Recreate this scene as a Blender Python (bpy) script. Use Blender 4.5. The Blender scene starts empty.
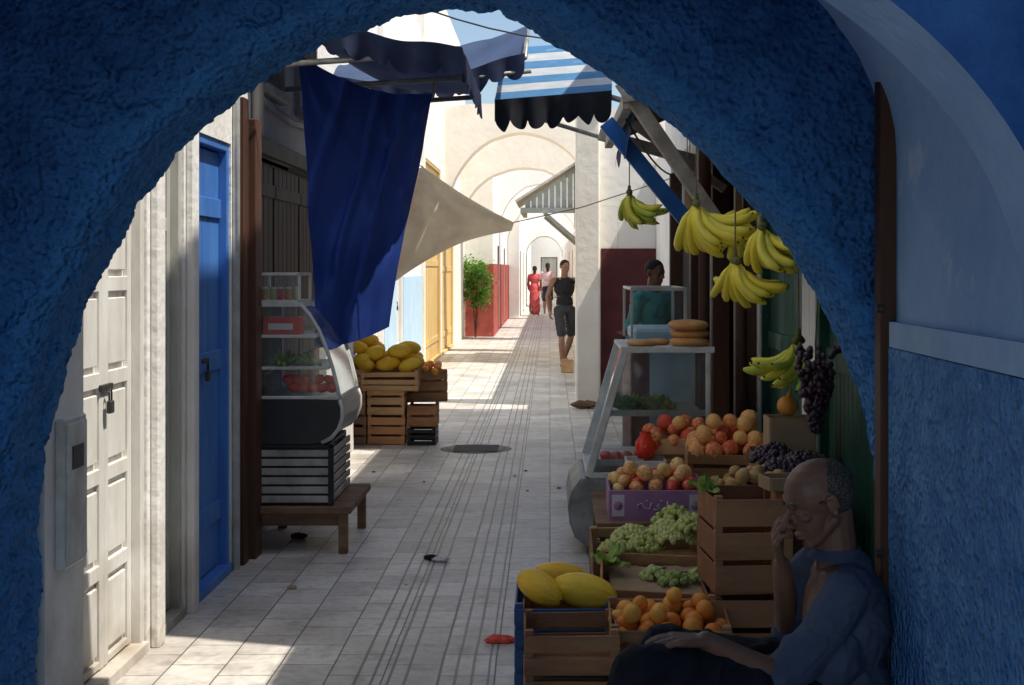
import bpy, math, random
from mathutils import Vector, Matrix, noise, Euler
R = random.Random(11)
scene = bpy.context.scene
COL = scene.collection
V = Vector

# ------------------------------------------------------------ geometry helper
class G:
    def __init__(s): s.v=[]; s.f=[]; s.m=[]; s.s=[]
    def add(s, vs, fs, m=0, M=None, sm=False):
        o=len(s.v)
        for p in vs:
            p=Vector(p); s.v.append(M@p if M is not None else p)
        for f in fs:
            s.f.append([i+o for i in f]); s.m.append(m); s.s.append(sm)
    def box(s,x0,x1,y0,y1,z0,z1,m=0,M=None,b=0.0):
        c=Vector(((x0+x1)/2,(y0+y1)/2,(z0+z1)/2)); h=Vector((abs(x1-x0)/2,abs(y1-y0)/2,abs(z1-z0)/2))
        b=min(b,min(h)*0.45)
        vs=[];idx={}
        sg=[(a,d,e) for a in(-1,1) for d in(-1,1) for e in(-1,1)]
        if b<=0:
            for q in sg: idx[q]=len(vs); vs.append(c+Vector((q[0]*h.x,q[1]*h.y,q[2]*h.z)))
            fs=[]
            for k in range(3):
                for t in(-1,1):
                    o=[i for i in range(3) if i!=k]; f=[]
                    for u,w in((-1,-1),(1,-1),(1,1),(-1,1)):
                        q=[0,0,0];q[k]=t;q[o[0]]=u;q[o[1]]=w;f.append(idx[tuple(q)])
                    fs.append(f)
        else:
            for q in sg:
                for k in range(3):
                    p=[q[i]*(h[i]-(0 if i==k else b)) for i in range(3)]
                    idx[(q,k)]=len(vs); vs.append(c+Vector(p))
            fs=[]
            for k in range(3):
                o=[i for i in range(3) if i!=k]
                for t in(-1,1):
                    f=[]
                    for u,w in((-1,-1),(1,-1),(1,1),(-1,1)):
                        q=[0,0,0];q[k]=t;q[o[0]]=u;q[o[1]]=w;f.append(idx[(tuple(q),k)])
                    fs.append(f)
                for a in(-1,1):
                    for d in(-1,1):
                        q=[0,0,0];q[k]=-1;q[o[0]]=a;q[o[1]]=d;q1=tuple(q);q[k]=1;q2=tuple(q)
                        fs.append([idx[(q1,o[0])],idx[(q2,o[0])],idx[(q2,o[1])],idx[(q1,o[1])]])
            for q in sg: fs.append([idx[(q,0)],idx[(q,1)],idx[(q,2)]])
        out=[]
        for f in fs:
            n=(vs[f[1]]-vs[f[0]]).cross(vs[f[2]]-vs[f[1]]); cc=sum((vs[i] for i in f),Vector())/len(f)-c
            out.append(f if n.dot(cc)>0 else f[::-1])
        s.add(vs,out,m,M)
    def cyl(s,p0,p1,r0,r1=None,n=10,m=0,M=None,caps=True,sm=True):
        p0=Vector(p0);p1=Vector(p1); r1=r0 if r1 is None else r1
        d=(p1-p0)
        if d.length<1e-6:return
        d.normalize(); a=d.orthogonal().normalized(); b=d.cross(a)
        vs=[]
        for p,r in((p0,r0),(p1,r1)):
            for i in range(n):
                t=2*math.pi*i/n; vs.append(p+(a*math.cos(t)+b*math.sin(t))*r)
        s.add(vs,[[i,(i+1)%n,n+(i+1)%n,n+i] for i in range(n)],m,M,sm)
        if caps:
            s.add(vs[:n],[list(range(n))[::-1]],m,M); s.add(vs[n:],[list(range(n))],m,M)
    def tube(s,pts,rs,n=8,m=0,M=None,closed=False):
        pts=[Vector(p) for p in pts]; N=len(pts)
        if not isinstance(rs,(list,tuple)): rs=[rs]*N
        vs=[]; up=None
        for i,p in enumerate(pts):
            d=(pts[min(i+1,N-1)]-pts[max(i-1,0)]).normalized()
            if up is None: up=d.orthogonal().normalized()
            up=(up-d*up.dot(d)).normalized(); b=d.cross(up)
            for k in range(n):
                t=2*math.pi*k/n; vs.append(p+(up*math.cos(t)+b*math.sin(t))*rs[i])
        fs=[[i*n+k,i*n+(k+1)%n,(i+1)*n+(k+1)%n,(i+1)*n+k] for i in range(N-1) for k in range(n)]
        fs.append(list(range(n))[::-1]); fs.append([(N-1)*n+k for k in range(n)])
        s.add(vs,fs,m,M,True)
    def ell(s,c,r,M=None,n=16,m=0,rot=None,fn=None):
        c=Vector(c); 
        if not isinstance(r,(list,tuple,Vector)): r=(r,r,r)
        nl=max(6,n//2); vs=[];fs=[]
        def P(th,ph):
            d=Vector((math.sin(th)*math.cos(ph),math.sin(th)*math.sin(ph),math.cos(th)))
            k=fn(d) if fn else 1
            p=Vector((d.x*r[0]*k,d.y*r[1]*k,d.z*r[2]*k))
            if rot is not None: p=rot@p
            return c+p
        vs.append(P(0,0))
        for i in range(1,nl):
            for j in range(n): vs.append(P(math.pi*i/nl,2*math.pi*j/n))
        vs.append(P(math.pi,0)); L=len(vs)-1
        for j in range(n):
            fs.append([0,1+j,1+(j+1)%n]); o=1+(nl-2)*n
            fs.append([L,o+(j+1)%n,o+j])
        for i in range(nl-2):
            for j in range(n):
                a=1+i*n
                fs.append([a+j,a+n+j,a+n+(j+1)%n,a+(j+1)%n])
        s.add(vs,fs,m,M,True)
    def sheet(s,fn,nu,nv,m=0,mf=None,M=None,sm=True):
        o=len(s.v)
        for i in range(nu+1):
            for j in range(nv+1):
                p=Vector(fn(i/nu,j/nv)); s.v.append(M@p if M is not None else p)
        for i in range(nu):
            for j in range(nv):
                s.f.append([o+i*(nv+1)+j,o+(i+1)*(nv+1)+j,o+(i+1)*(nv+1)+j+1,o+i*(nv+1)+j+1])
                s.m.append(mf(i,j) if mf else m); s.s.append(sm)
    def lathe(s,prof,n=24,m=0,M=None,sm=True):
        vs=[(r*math.cos(2*math.pi*k/n),r*math.sin(2*math.pi*k/n),z) for r,z in prof for k in range(n)]
        fs=[[i*n+k,i*n+(k+1)%n,(i+1)*n+(k+1)%n,(i+1)*n+k] for i in range(len(prof)-1) for k in range(n)]
        s.add(vs,fs,m,M,sm)
    def quad(s,a,b,c,d,m=0): s.add([a,b,c,d],[[0,1,2,3]],m)
    def prism(s,pts,y0,y1,m=0,M=None):
        n=len(pts); vs=[(x,y0,z) for x,z in pts]+[(x,y1,z) for x,z in pts]
        s.add(vs,[list(range(n)),[n+i for i in range(n)][::-1]]+[[i,n+i,n+(i+1)%n,(i+1)%n] for i in range(n)],m,M)
    def wall(s,axis,plane,back,u0,u1,z0,z1,ops=(),m=0):
        P=(lambda u,w,z:(w,u,z)) if axis=='x' else (lambda u,w,z:(u,w,z))
        us=sorted(set([u0,u1]+[a for o in ops for a in o[:2]])); zs=sorted(set([z0,z1]+[a for o in ops for a in o[2:4]]))
        def solid(i,j):
            if i<0 or j<0 or i>=len(us)-1 or j>=len(zs)-1: return False
            cu=(us[i]+us[i+1])/2; cz=(zs[j]+zs[j+1])/2
            return not any(o[0]<cu<o[1] and o[2]<cz<o[3] for o in ops)
        for i in range(len(us)-1):
            for j in range(len(zs)-1):
                if not solid(i,j): continue
                a,b,c,d=us[i],us[i+1],zs[j],zs[j+1]
                s.quad(P(a,plane,c),P(b,plane,c),P(b,plane,d),P(a,plane,d),m)
                s.quad(P(a,back,c),P(b,back,c),P(b,back,d),P(a,back,d),m)
                if not solid(i-1,j): s.quad(P(a,plane,c),P(a,plane,d),P(a,back,d),P(a,back,c),m)
                if not solid(i+1,j): s.quad(P(b,plane,c),P(b,plane,d),P(b,back,d),P(b,back,c),m)
                if not solid(i,j-1): s.quad(P(a,plane,c),P(b,plane,c),P(b,back,c),P(a,back,c),m)
                if not solid(i,j+1): s.quad(P(a,plane,d),P(b,plane,d),P(b,back,d),P(a,back,d),m)
    def mesh(s,name,mats=(),off=None):
        me=bpy.data.meshes.new(name)
        off=Vector(off) if off is not None else Vector()
        me.from_pydata([tuple(p-off) for p in s.v],[],s.f)
        for mt in mats: me.materials.append(mt)
        me.polygons.foreach_set('material_index',s.m); me.polygons.foreach_set('use_smooth',s.s)
        me.update(); return me

def tagtop(o,label,cat,group=None):
    o["label"]=label; o["category"]=cat
    if group: o["group"]=group
def thing(name,label,cat,base,rot=(0,0,0),group=None):
    o=bpy.data.objects.new(name,None); o.empty_display_size=.1
    o.location=base; o.rotation_euler=rot; COL.objects.link(o); tagtop(o,label,cat,group); return o
def origin(o):
    p=Vector()
    while o: p+=o.location; o=o.parent
    return p
def part(parent,name,g,mats,label=None,local=False):
    if not isinstance(mats,(list,tuple)): mats=[mats]
    me=g.mesh(name,mats,None if local else origin(parent)) if isinstance(g,G) else g
    if not isinstance(g,G):
        me.materials.clear()
        for mt in mats: me.materials.append(mt)
        if not local: me.transform(Matrix.Translation(-origin(parent)))
    o=bpy.data.objects.new(name,me); o.parent=parent; COL.objects.link(o)
    if label:o["label"]=label
    return o
def solo(name,g,mats,label,cat,group=None,kind=None):
    if not isinstance(mats,(list,tuple)): mats=[mats]
    xs=[p.x for p in g.v];ys=[p.y for p in g.v];zs=[p.z for p in g.v]
    b=Vector(((min(xs)+max(xs))/2,(min(ys)+max(ys))/2,min(zs)))
    o=bpy.data.objects.new(name,g.mesh(name,mats,b)); o.location=b; COL.objects.link(o)
    if kind: o["kind"]=kind
    tagtop(o,label,cat,group)
    return o
def place(name,me,loc,rot,sc,label,cat,group=None):
    o=bpy.data.objects.new(name,me); o.location=loc; o.rotation_euler=rot
    o.scale=(sc,sc,sc) if not isinstance(sc,(tuple,list)) else sc
    COL.objects.link(o); tagtop(o,label,cat,group); return o

# ------------------------------------------------------------ materials
def mat(name,c1,c2=None,scale=6,rough=.8,bump=0,bscale=None,bdist=.01,metal=0,spec=.3,stretch=(1,1,1),
        dirt=None,translu=0,vor=False,detail=6,coord='Object',lo=.35,hi=.65,patch=None,rnd=0,rim=None):
    m=bpy.data.materials.new(name); m.use_nodes=True; nt=m.node_tree; N=nt.nodes; L=nt.links
    p=N['Principled BSDF']; p.inputs['Roughness'].default_value=rough; p.inputs['Metallic'].default_value=metal
    p.inputs['Specular IOR Level'].default_value=spec
    c2=c2 or tuple(x*.7 for x in c1)
    tc=N.new('ShaderNodeTexCoord'); mp=N.new('ShaderNodeMapping'); mp.inputs['Scale'].default_value=stretch
    geo=N.new('ShaderNodeNewGeometry')
    L.new(tc.outputs['Object'] if coord=='Object' else geo.outputs['Position'],mp.inputs['Vector'])
    nz=N.new('ShaderNodeTexNoise'); nz.inputs['Scale'].default_value=scale; nz.inputs['Detail'].default_value=detail; nz.inputs['Roughness'].default_value=.65
    L.new(mp.outputs[0],nz.inputs['Vector'])
    cr=N.new('ShaderNodeValToRGB'); cr.color_ramp.elements[0].position=lo; cr.color_ramp.elements[1].position=hi
    cr.color_ramp.elements[0].color=(*c2,1); cr.color_ramp.elements[1].color=(*c1,1)
    def mth(op,a,b=None,c=None):
        x=N.new('ShaderNodeMath'); x.operation=op
        for i,q in enumerate((a,b,c)):
            if q is None: continue
            if isinstance(q,(int,float)): x.inputs[i].default_value=q
            else: L.new(q,x.inputs[i])
        return x.outputs[0]
    fac=nz.outputs['Fac']
    if rnd:
        oi=N.new('ShaderNodeObjectInfo'); fac=mth('ADD',fac,mth('MULTIPLY',mth('SUBTRACT',oi.outputs['Random'],.5),rnd))
    L.new(fac,cr.inputs[0]); col=cr.outputs[0]
    def mix(fac,a,b):
        x=N.new('ShaderNodeMix'); x.data_type='RGBA'
        L.new(fac,x.inputs[0]); L.new(a,x.inputs[6])
        if isinstance(b,tuple): x.inputs[7].default_value=(*b,1)
        else: L.new(b,x.inputs[7])
        return x.outputs[2]
    if rim:   # light caught by the arch edge, painted in paler (mesh attribute, broken by noise)
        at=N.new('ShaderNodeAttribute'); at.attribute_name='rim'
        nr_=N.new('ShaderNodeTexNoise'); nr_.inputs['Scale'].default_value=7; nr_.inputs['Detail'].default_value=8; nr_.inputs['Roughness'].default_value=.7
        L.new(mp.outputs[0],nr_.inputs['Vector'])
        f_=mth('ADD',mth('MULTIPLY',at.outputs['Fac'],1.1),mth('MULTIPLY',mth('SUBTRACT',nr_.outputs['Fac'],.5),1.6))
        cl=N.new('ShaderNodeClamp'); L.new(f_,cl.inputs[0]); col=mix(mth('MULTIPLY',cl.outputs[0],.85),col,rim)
    if patch:
        n2=N.new('ShaderNodeTexNoise'); n2.inputs['Scale'].default_value=patch[1]; n2.inputs['Detail'].default_value=8; n2.inputs['Roughness'].default_value=.7
        L.new(mp.outputs[0],n2.inputs['Vector'])
        r2=N.new('ShaderNodeMapRange'); r2.inputs[1].default_value=patch[2]; r2.inputs[2].default_value=patch[2]+.05
        L.new(n2.outputs['Fac'],r2.inputs[0]); col=mix(r2.outputs[0],col,patch[0])
    if dirt:
        sp=N.new('ShaderNodeSeparateXYZ'); L.new(geo.outputs['Position'],sp.inputs[0])
        n3=N.new('ShaderNodeTexNoise'); n3.inputs['Scale'].default_value=3.0; n3.inputs['Detail'].default_value=8
        L.new(geo.outputs['Position'],n3.inputs['Vector'])
        a=N.new('ShaderNodeClamp')
        x=mth('DIVIDE',sp.outputs[2],dirt[1]); x=mth('SUBTRACT',.75,x); x=mth('ADD',x,mth('MULTIPLY',mth('SUBTRACT',n3.outputs['Fac'],.5),2.4))
        L.new(x,a.inputs[0]); col=mix(mth('MULTIPLY',a.outputs[0],.8),col,dirt[0])
    L.new(col,p.inputs['Base Color'])
    if bump:
        b=N.new('ShaderNodeBump'); b.inputs['Strength'].default_value=bump; b.inputs['Distance'].default_value=bdist
        if vor:
            nb=N.new('ShaderNodeTexVoronoi'); nb.feature='SMOOTH_F1'; nb.inputs['Scale'].default_value=bscale or scale*4
            n4=N.new('ShaderNodeTexNoise'); n4.inputs['Scale'].default_value=(bscale or scale*4)*.6; n4.inputs['Detail'].default_value=6
            L.new(mp.outputs[0],n4.inputs['Vector']); L.new(mp.outputs[0],nb.inputs['Vector'])
            L.new(mth('ADD',nb.outputs['Distance'],n4.outputs['Fac']),b.inputs['Height'])
        else:
            nb=N.new('ShaderNodeTexNoise'); nb.inputs['Scale'].default_value=bscale or scale*4; nb.inputs['Detail'].default_value=6
            L.new(mp.outputs[0],nb.inputs['Vector']); L.new(nb.outputs['Fac'],b.inputs['Height'])
        L.new(b.outputs[0],p.inputs['Normal'])
    if translu:
        t=N.new('ShaderNodeBsdfTranslucent'); L.new(col,t.inputs[0]); ms=N.new('ShaderNodeMixShader'); ms.inputs[0].default_value=translu
        L.new(p.outputs[0],ms.inputs[1]); L.new(t.outputs[0],ms.inputs[2]); L.new(ms.outputs[0],N['Material Output'].inputs[0])
    return m

def glassmat():
    m=bpy.data.materials.new('pane_glass'); m.use_nodes=True; nt=m.node_tree; N=nt.nodes; L=nt.links; N.remove(N['Principled BSDF'])
    t=N.new('ShaderNodeBsdfTransparent'); t.inputs[0].default_value=(.9,.95,.94,1)
    g=N.new('ShaderNodeBsdfGlossy'); g.inputs['Roughness'].default_value=.05; g.inputs[0].default_value=(.95,1,1,1)
    d=N.new('ShaderNodeBsdfDiffuse'); d.inputs[0].default_value=(.66,.72,.72,1)
    f=N.new('ShaderNodeFresnel'); f.inputs[0].default_value=1.7
    nz=N.new('ShaderNodeTexNoise'); nz.inputs['Scale'].default_value=4; nz.inputs['Detail'].default_value=5; mr=N.new('ShaderNodeMapRange'); mr.inputs[1].default_value=.35; mr.inputs[2].default_value=.7; mr.inputs[3].default_value=.03; mr.inputs[4].default_value=.17
    L.new(nz.outputs['Fac'],mr.inputs[0])
    a=N.new('ShaderNodeMixShader'); L.new(f.outputs[0],a.inputs[0]); L.new(t.outputs[0],a.inputs[1]); L.new(g.outputs[0],a.inputs[2])
    b=N.new('ShaderNodeMixShader'); L.new(mr.outputs[0],b.inputs[0]); L.new(a.outputs[0],b.inputs[1]); L.new(d.outputs[0],b.inputs[2])
    L.new(b.outputs[0],N['Material Output'].inputs[0]); return m

def pavemat():
    m=bpy.data.materials.new('paving_tiles'); m.use_nodes=True; nt=m.node_tree; N=nt.nodes; L=nt.links; p=N['Principled BSDF']
    geo=N.new('ShaderNodeNewGeometry')
    def mth(op,a,b=None):
        x=N.new('ShaderNodeMath'); x.operation=op
        for i,q in enumerate((a,b)):
            if q is None: continue
            if isinstance(q,(int,float)): x.inputs[i].default_value=q
            else: L.new(q,x.inputs[i])
        return x.outputs[0]
    def mix(mode,fac,a,b):
        x=N.new('ShaderNodeMix'); x.data_type='RGBA'; x.blend_type=mode
        if isinstance(fac,float): x.inputs[0].default_value=fac
        else: L.new(fac,x.inputs[0])
        L.new(a,x.inputs[6])
        if isinstance(b,tuple): x.inputs[7].default_value=(*b,1)
        else: L.new(b,x.inputs[7])
        return x.outputs[2]
    nw=N.new('ShaderNodeTexNoise'); nw.inputs['Scale'].default_value=1.6; nw.inputs['Detail'].default_value=2; L.new(geo.outputs['Position'],nw.inputs[0])
    vs=N.new('ShaderNodeVectorMath'); vs.operation='SUBTRACT'; L.new(nw.outputs['Color'],vs.inputs[0]); vs.inputs[1].default_value=(.5,.5,.5)
    vm=N.new('ShaderNodeVectorMath'); vm.operation='MULTIPLY'; L.new(vs.outputs[0],vm.inputs[0]); vm.inputs[1].default_value=(.010,.02,0)
    va=N.new('ShaderNodeVectorMath'); va.operation='ADD'; L.new(geo.outputs['Position'],va.inputs[0]); L.new(vm.outputs[0],va.inputs[1])
    mp=N.new('ShaderNodeMapping'); mp.inputs['Rotation'].default_value=(0,0,math.radians(90)); L.new(va.outputs[0],mp.inputs[0])
    br=N.new('ShaderNodeTexBrick'); br.offset=.5; br.inputs['Scale'].default_value=1; br.inputs['Brick Width'].default_value=.30; br.inputs['Row Height'].default_value=.22
    br.inputs['Mortar Size'].default_value=.0042; br.inputs['Mortar Smooth'].default_value=.5; br.inputs['Bias'].default_value=0
    br.inputs['Color1'].default_value=(.84,.80,.74,1); br.inputs['Color2'].default_value=(.62,.58,.53,1); br.inputs['Mortar'].default_value=(.20,.18,.16,1)
    L.new(mp.outputs[0],br.inputs['Vector'])
    sp=N.new('ShaderNodeSeparateXYZ'); L.new(va.outputs[0],sp.inputs[0])
    fr=mth('FRACT',mth('DIVIDE',mth('ADD',sp.outputs[0],10.0),.065)); ln=mth('LESS_THAN',fr,.19)
    i1=mth('MULTIPLY',mth('GREATER_THAN',sp.outputs[0],-.78),mth('LESS_THAN',sp.outputs[0],-.52)); i2=mth('MULTIPLY',mth('GREATER_THAN',sp.outputs[0],-.44),mth('LESS_THAN',sp.outputs[0],-.24)); ln=mth('MULTIPLY',ln,mth('ADD',i1,i2))
    nz=N.new('ShaderNodeTexNoise'); nz.inputs['Scale'].default_value=1.4; nz.inputs['Detail'].default_value=10; nz.inputs['Roughness'].default_value=.65; L.new(geo.outputs['Position'],nz.inputs[0])
    n2=N.new('ShaderNodeTexNoise'); n2.inputs['Scale'].default_value=22; n2.inputs['Detail'].default_value=6; L.new(geo.outputs['Position'],n2.inputs[0])
    n3=N.new('ShaderNodeTexNoise'); n3.inputs['Scale'].default_value=5; n3.inputs['Detail'].default_value=9; n3.inputs['Roughness'].default_value=.7; L.new(geo.outputs['Position'],n3.inputs[0])
    r1=N.new('ShaderNodeValToRGB'); r1.color_ramp.elements[0].position=.34; r1.color_ramp.elements[0].color=(.54,.52,.49,1); r1.color_ramp.elements[1].position=.58; r1.color_ramp.elements[1].color=(1.0,1.0,1.0,1); L.new(nz.outputs[0],r1.inputs[0])
    r2=N.new('ShaderNodeValToRGB'); r2.color_ramp.elements[0].position=.3; r2.color_ramp.elements[0].color=(.72,.71,.70,1); r2.color_ramp.elements[1].position=.55; r2.color_ramp.elements[1].color=(1,1,1,1); L.new(n2.outputs[0],r2.inputs[0])
    r3=N.new('ShaderNodeValToRGB'); r3.color_ramp.elements[0].position=.34; r3.color_ramp.elements[0].color=(.5,.47,.43,1); r3.color_ramp.elements[1].position=.48; r3.color_ramp.elements[1].color=(1,1,1,1); L.new(n3.outputs[0],r3.inputs[0])
    c=mix('MULTIPLY',.75,br.outputs[0],r1.outputs[0]); c=mix('MULTIPLY',.7,c,r2.outputs[0]); c=mix('MULTIPLY',.55,c,r3.outputs[0]); c=mix('MIX',mth('MULTIPLY',ln,.8),c,(.14,.125,.11))
    L.new(c,p.inputs['Base Color'])
    h=mth('SUBTRACT',mth('MULTIPLY',n2.outputs[0],.35),mth('MAXIMUM',br.outputs['Fac'],ln))
    b=N.new('ShaderNodeBump'); b.inputs['Strength'].default_value=.6; b.inputs['Distance'].default_value=.006; L.new(h,b.inputs['Height']); L.new(b.outputs[0],p.inputs['Normal'])
    rr=N.new('ShaderNodeMapRange'); rr.inputs[3].default_value=.32; rr.inputs[4].default_value=.6; L.new(nz.outputs[0],rr.inputs[0]); L.new(rr.outputs[0],p.inputs['Roughness'])
    return m

M_white=mat('whitewash',(.92,.91,.88),(.80,.78,.74),3,.9,.6,16,.015,dirt=((.50,.45,.38),.7),patch=((.66,.61,.52),2.6,.62))
M_cream=mat('cream_plaster',(.94,.89,.79),(.87,.81,.70),2,.9,.4,9,.02)
M_far=mat('far_whitewash',(.94,.92,.87),(.88,.85,.79),1.2,.9,.4,8,.02)
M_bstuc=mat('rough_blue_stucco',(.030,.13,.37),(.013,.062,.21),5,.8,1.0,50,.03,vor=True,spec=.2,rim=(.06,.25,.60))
M_brib=mat('powder_blue_limewash',(.34,.50,.72),(.24,.40,.63),3,.85,.4,20,.01)
M_ribface=mat('navy_limewash_face',(.04,.15,.42),(.02,.09,.30),4,.85,.6,25,.015)
M_bvault=mat('pale_blue_limewash',(.36,.52,.75),(.25,.41,.65),2.5,.85,.45,14,.014,patch=((.45,.58,.75),3,.6))
M_bdado=mat('blue_dado_stucco',(.17,.42,.76),(.075,.25,.60),9,.8,1.0,55,.04,vor=True,patch=((.26,.50,.78),14,.62))
M_ledge=mat('pale_blue_band',(.40,.56,.76),(.3,.47,.69),6,.7,.3,30,.005)
M_green=mat('dark_green_paint',(.03,.12,.08),(.012,.06,.04),6,.5,.3,20)
M_bdoor=mat('blue_door_paint',(.08,.24,.62),(.045,.16,.50),5,.5,.3,20,stretch=(1,1,.2),patch=((.22,.32,.50),9,.62))
M_wdoor=mat('worn_white_paint',(.88,.87,.83),(.66,.64,.58),5,.6,.45,22,.008,stretch=(1,1,.3),dirt=((.34,.27,.19),.7),patch=((.44,.36,.26),9,.63))
M_gdoor=mat('grey_door_paint',(.60,.60,.56),(.44,.44,.40),6,.6,.35,25,.006,stretch=(1,1,.35),dirt=((.2,.17,.12),.6),patch=((.35,.3,.24),9,.64))
M_brown=mat('dark_brown_wood',(.11,.048,.03),(.05,.023,.015),6,.6,.4,30,.005,stretch=(1,1,.12))
M_wood=mat('crate_wood',(.60,.37,.19),(.30,.16,.075),7,.75,.6,40,.005,stretch=(.25,1,1),rnd=.4,patch=((.14,.08,.05),6,.64))
M_wood2=mat('old_dark_wood',(.30,.17,.10),(.12,.065,.038),8,.75,.6,40,.005,stretch=(.3,1,1),rnd=.4,patch=((.06,.04,.03),6,.64))
M_wood3=mat('orange_brown_crate_wood',(.56,.28,.13),(.28,.13,.065),7,.75,.6,40,.005,stretch=(.25,1,1),rnd=.4,patch=((.12,.07,.05),6,.63))
M_beamw=mat('pale_painted_beam',(.58,.55,.49),(.36,.33,.29),7,.7,.4,30,.005,patch=((.2,.15,.1),5,.6))
M_beamb=mat('bright_blue_beam',(.035,.19,.58),(.02,.13,.45),7,.5,.3,30,.005)
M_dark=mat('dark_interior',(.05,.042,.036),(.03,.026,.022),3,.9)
M_yellow=mat('ochre_wood',(.78,.57,.25),(.64,.44,.17),5,.6,.3,20,stretch=(1,1,.2))
M_maroon=mat('maroon_paint',(.12,.028,.03),(.075,.02,.022),4,.7,.3,15,patch=((.24,.12,.11),3,.60))
M_red=mat('red_dado',(.50,.12,.09),(.34,.07,.055),3,.75,.3,15,patch=((.6,.3,.24),2,.62))
M_lblue=mat('pale_blue_dado',(.55,.73,.88),(.46,.65,.80),3,.8,.3,15)
M_pgrey=mat('faded_grey_boards',(.42,.44,.40),(.28,.30,.27),4,.8,.3,15)
M_metal=mat('worn_metal',(.42,.42,.40),(.22,.22,.20),8,.45,.2,30,.003,metal=.4)
M_grey=mat('charcoal_enamel',(.035,.040,.044),(.022,.026,.028),4,.3,.1,20)
M_grill=mat('dim_cream_slats',(.52,.50,.44),(.30,.28,.24),7,.6)
M_frame=mat('white_enamel_frame',(.74,.75,.71),(.5,.5,.46),7,.4,.1,20)
M_iron=mat('dark_iron',(.07,.07,.07),(.04,.04,.04),8,.5,metal=.3)
M_tarp=mat('blue_tarpaulin',(.028,.075,.36),(.02,.052,.28),3,.62,.25,30,.004,spec=.25,translu=.2)
M_awnd=mat('navy_canvas',(.022,.034,.085),(.014,.022,.058),6,.8,.3,80,.003,translu=.2)
M_fringe=mat('near_black_fringe',(.012,.014,.022),(.008,.009,.014),6,.8)
M_awns=mat('slate_blue_canvas',(.10,.15,.28),(.07,.11,.21),3,.8,.3,80,.003,translu=.45)
M_awnb=mat('awning_blue_canvas',(.10,.27,.50),(.07,.21,.42),5,.8,.3,80,.003,translu=.3,patch=((.2,.36,.52),5,.6))
M_awnw=mat('pale_canvas',(.62,.66,.68),(.48,.53,.57),5,.8,.3,80,.003,translu=.3)
M_canvas=mat('beige_canvas',(.88,.74,.54),(.72,.58,.40),3,.85,.3,60,.004,translu=.5)
M_rope=mat('rope',(.35,.30,.22),(.25,.2,.14),30,.9)
M_glass=glassmat(); M_pave=pavemat()
M_ground=mat('ground_dust',(.45,.40,.34),(.34,.3,.25),.8,.95,coord='World')
M_skin=mat('tan_skin',(.29,.15,.092),(.20,.10,.06),7,.45,.15,120,.002,spec=.45,coord='World')
M_skind=mat('dark_skin',(.22,.11,.07),(.15,.075,.045),9,.5,coord='World')
M_shirt=mat('dull_grey_blue_shirt',(.095,.12,.18),(.07,.09,.14),4,.9,.3,40,.006,coord='World')
M_trous=mat('black_trousers',(.018,.019,.025),(.011,.011,.015),7,.85,.4,14,.01,coord='World')
M_hair=mat('close_cropped_grey_hair',(.17,.15,.13),(.035,.028,.023),160,.85,.6,260,.003,coord='World',lo=.42,hi=.62)
M_hairb=mat('black_hair',(.02,.016,.014),(.01,.008,.007),60,.7,.6,200,.003)
M_black=mat('black_cloth',(.022,.022,.024),(.014,.014,.015),7,.85)
M_charc=mat('dark_grey_cloth',(.05,.05,.058),(.035,.035,.04),7,.85)
M_pinkred=mat('coral_red_cloth',(.78,.16,.17),(.60,.09,.10),4,.85)
M_pink=mat('pale_pink_cloth',(.72,.52,.52),(.6,.42,.43),7,.85)
M_teal=mat('teal_cloth',(.06,.40,.38),(.04,.30,.29),7,.85)
M_navy=mat('navy_cloth',(.03,.04,.09),(.02,.025,.06),7,.85)
M_bplast=mat('blue_crate_plastic',(.05,.14,.32),(.035,.10,.24),6,.45)
M_kplast=mat('black_crate_plastic',(.025,.025,.025),(.016,.016,.016),6,.45)
M_purple=mat('lilac_printed_card',(.46,.26,.44),(.36,.19,.35),5,.6)
M_lilac=mat('white_print',(.78,.74,.78),(.66,.6,.66),6,.7)
M_card=mat('white_card',(.80,.78,.74),(.68,.66,.62),6,.7)
M_brcard=mat('brown_card',(.48,.33,.20),(.38,.26,.15),6,.8)
M_redcard=mat('red_card',(.75,.09,.05),(.62,.06,.035),6,.5)
F_orange=mat('orange_skin',(.95,.46,.08),(.86,.24,.03),7,.42,.3,120,.001,rnd=.6)
F_peach=mat('peach_skin',(.92,.52,.18),(.70,.10,.05),3.0,.6,.15,80,.001,lo=.36,hi=.62,rnd=.5)
F_apple=mat('apple_skin',(.88,.56,.20),(.68,.05,.035),3.0,.3,lo=.42,hi=.66,spec=.5,rnd=.5)
F_tomato=mat('tomato_skin',(.92,.07,.03),(.82,.04,.02),5,.22,spec=.5)
F_melon=mat('yellow_melon_skin',(.98,.68,.06),(.95,.50,.03),6,.42,.7,26,.005,stretch=(1,1,.25),rnd=.3)
F_lime=mat('green_fig_skin',(.50,.58,.20),(.32,.42,.12),6,.45,rnd=.5)
F_grape=mat('green_grape_skin',(.80,.80,.32),(.58,.64,.18),8,.22,spec=.5,translu=.2,rnd=.4)
F_dgrape=mat('dark_grape_skin',(.07,.03,.05),(.035,.015,.028),8,.35,spec=.5)
F_pot=mat('brown_pear_skin',(.68,.45,.18),(.45,.26,.09),7,.55,rnd=.5)
F_ban=mat('banana_skin',(.97,.80,.08),(.84,.74,.09),4,.45,lo=.3,hi=.62,patch=((.16,.09,.02),22,.68),rnd=.5)
F_bang=mat('greenish_banana_skin',(.86,.80,.10),(.50,.62,.08),4,.45,lo=.3,hi=.6,rnd=.4)
F_stem=mat('green_stem',(.22,.24,.07),(.10,.10,.035),15,.8)
F_leaf=mat('foliage_green',(.18,.42,.06),(.08,.22,.035),3,.6,translu=.3)
F_lettuce=mat('pale_green_leaf',(.48,.62,.18),(.34,.5,.12),8,.5,translu=.3)
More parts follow.
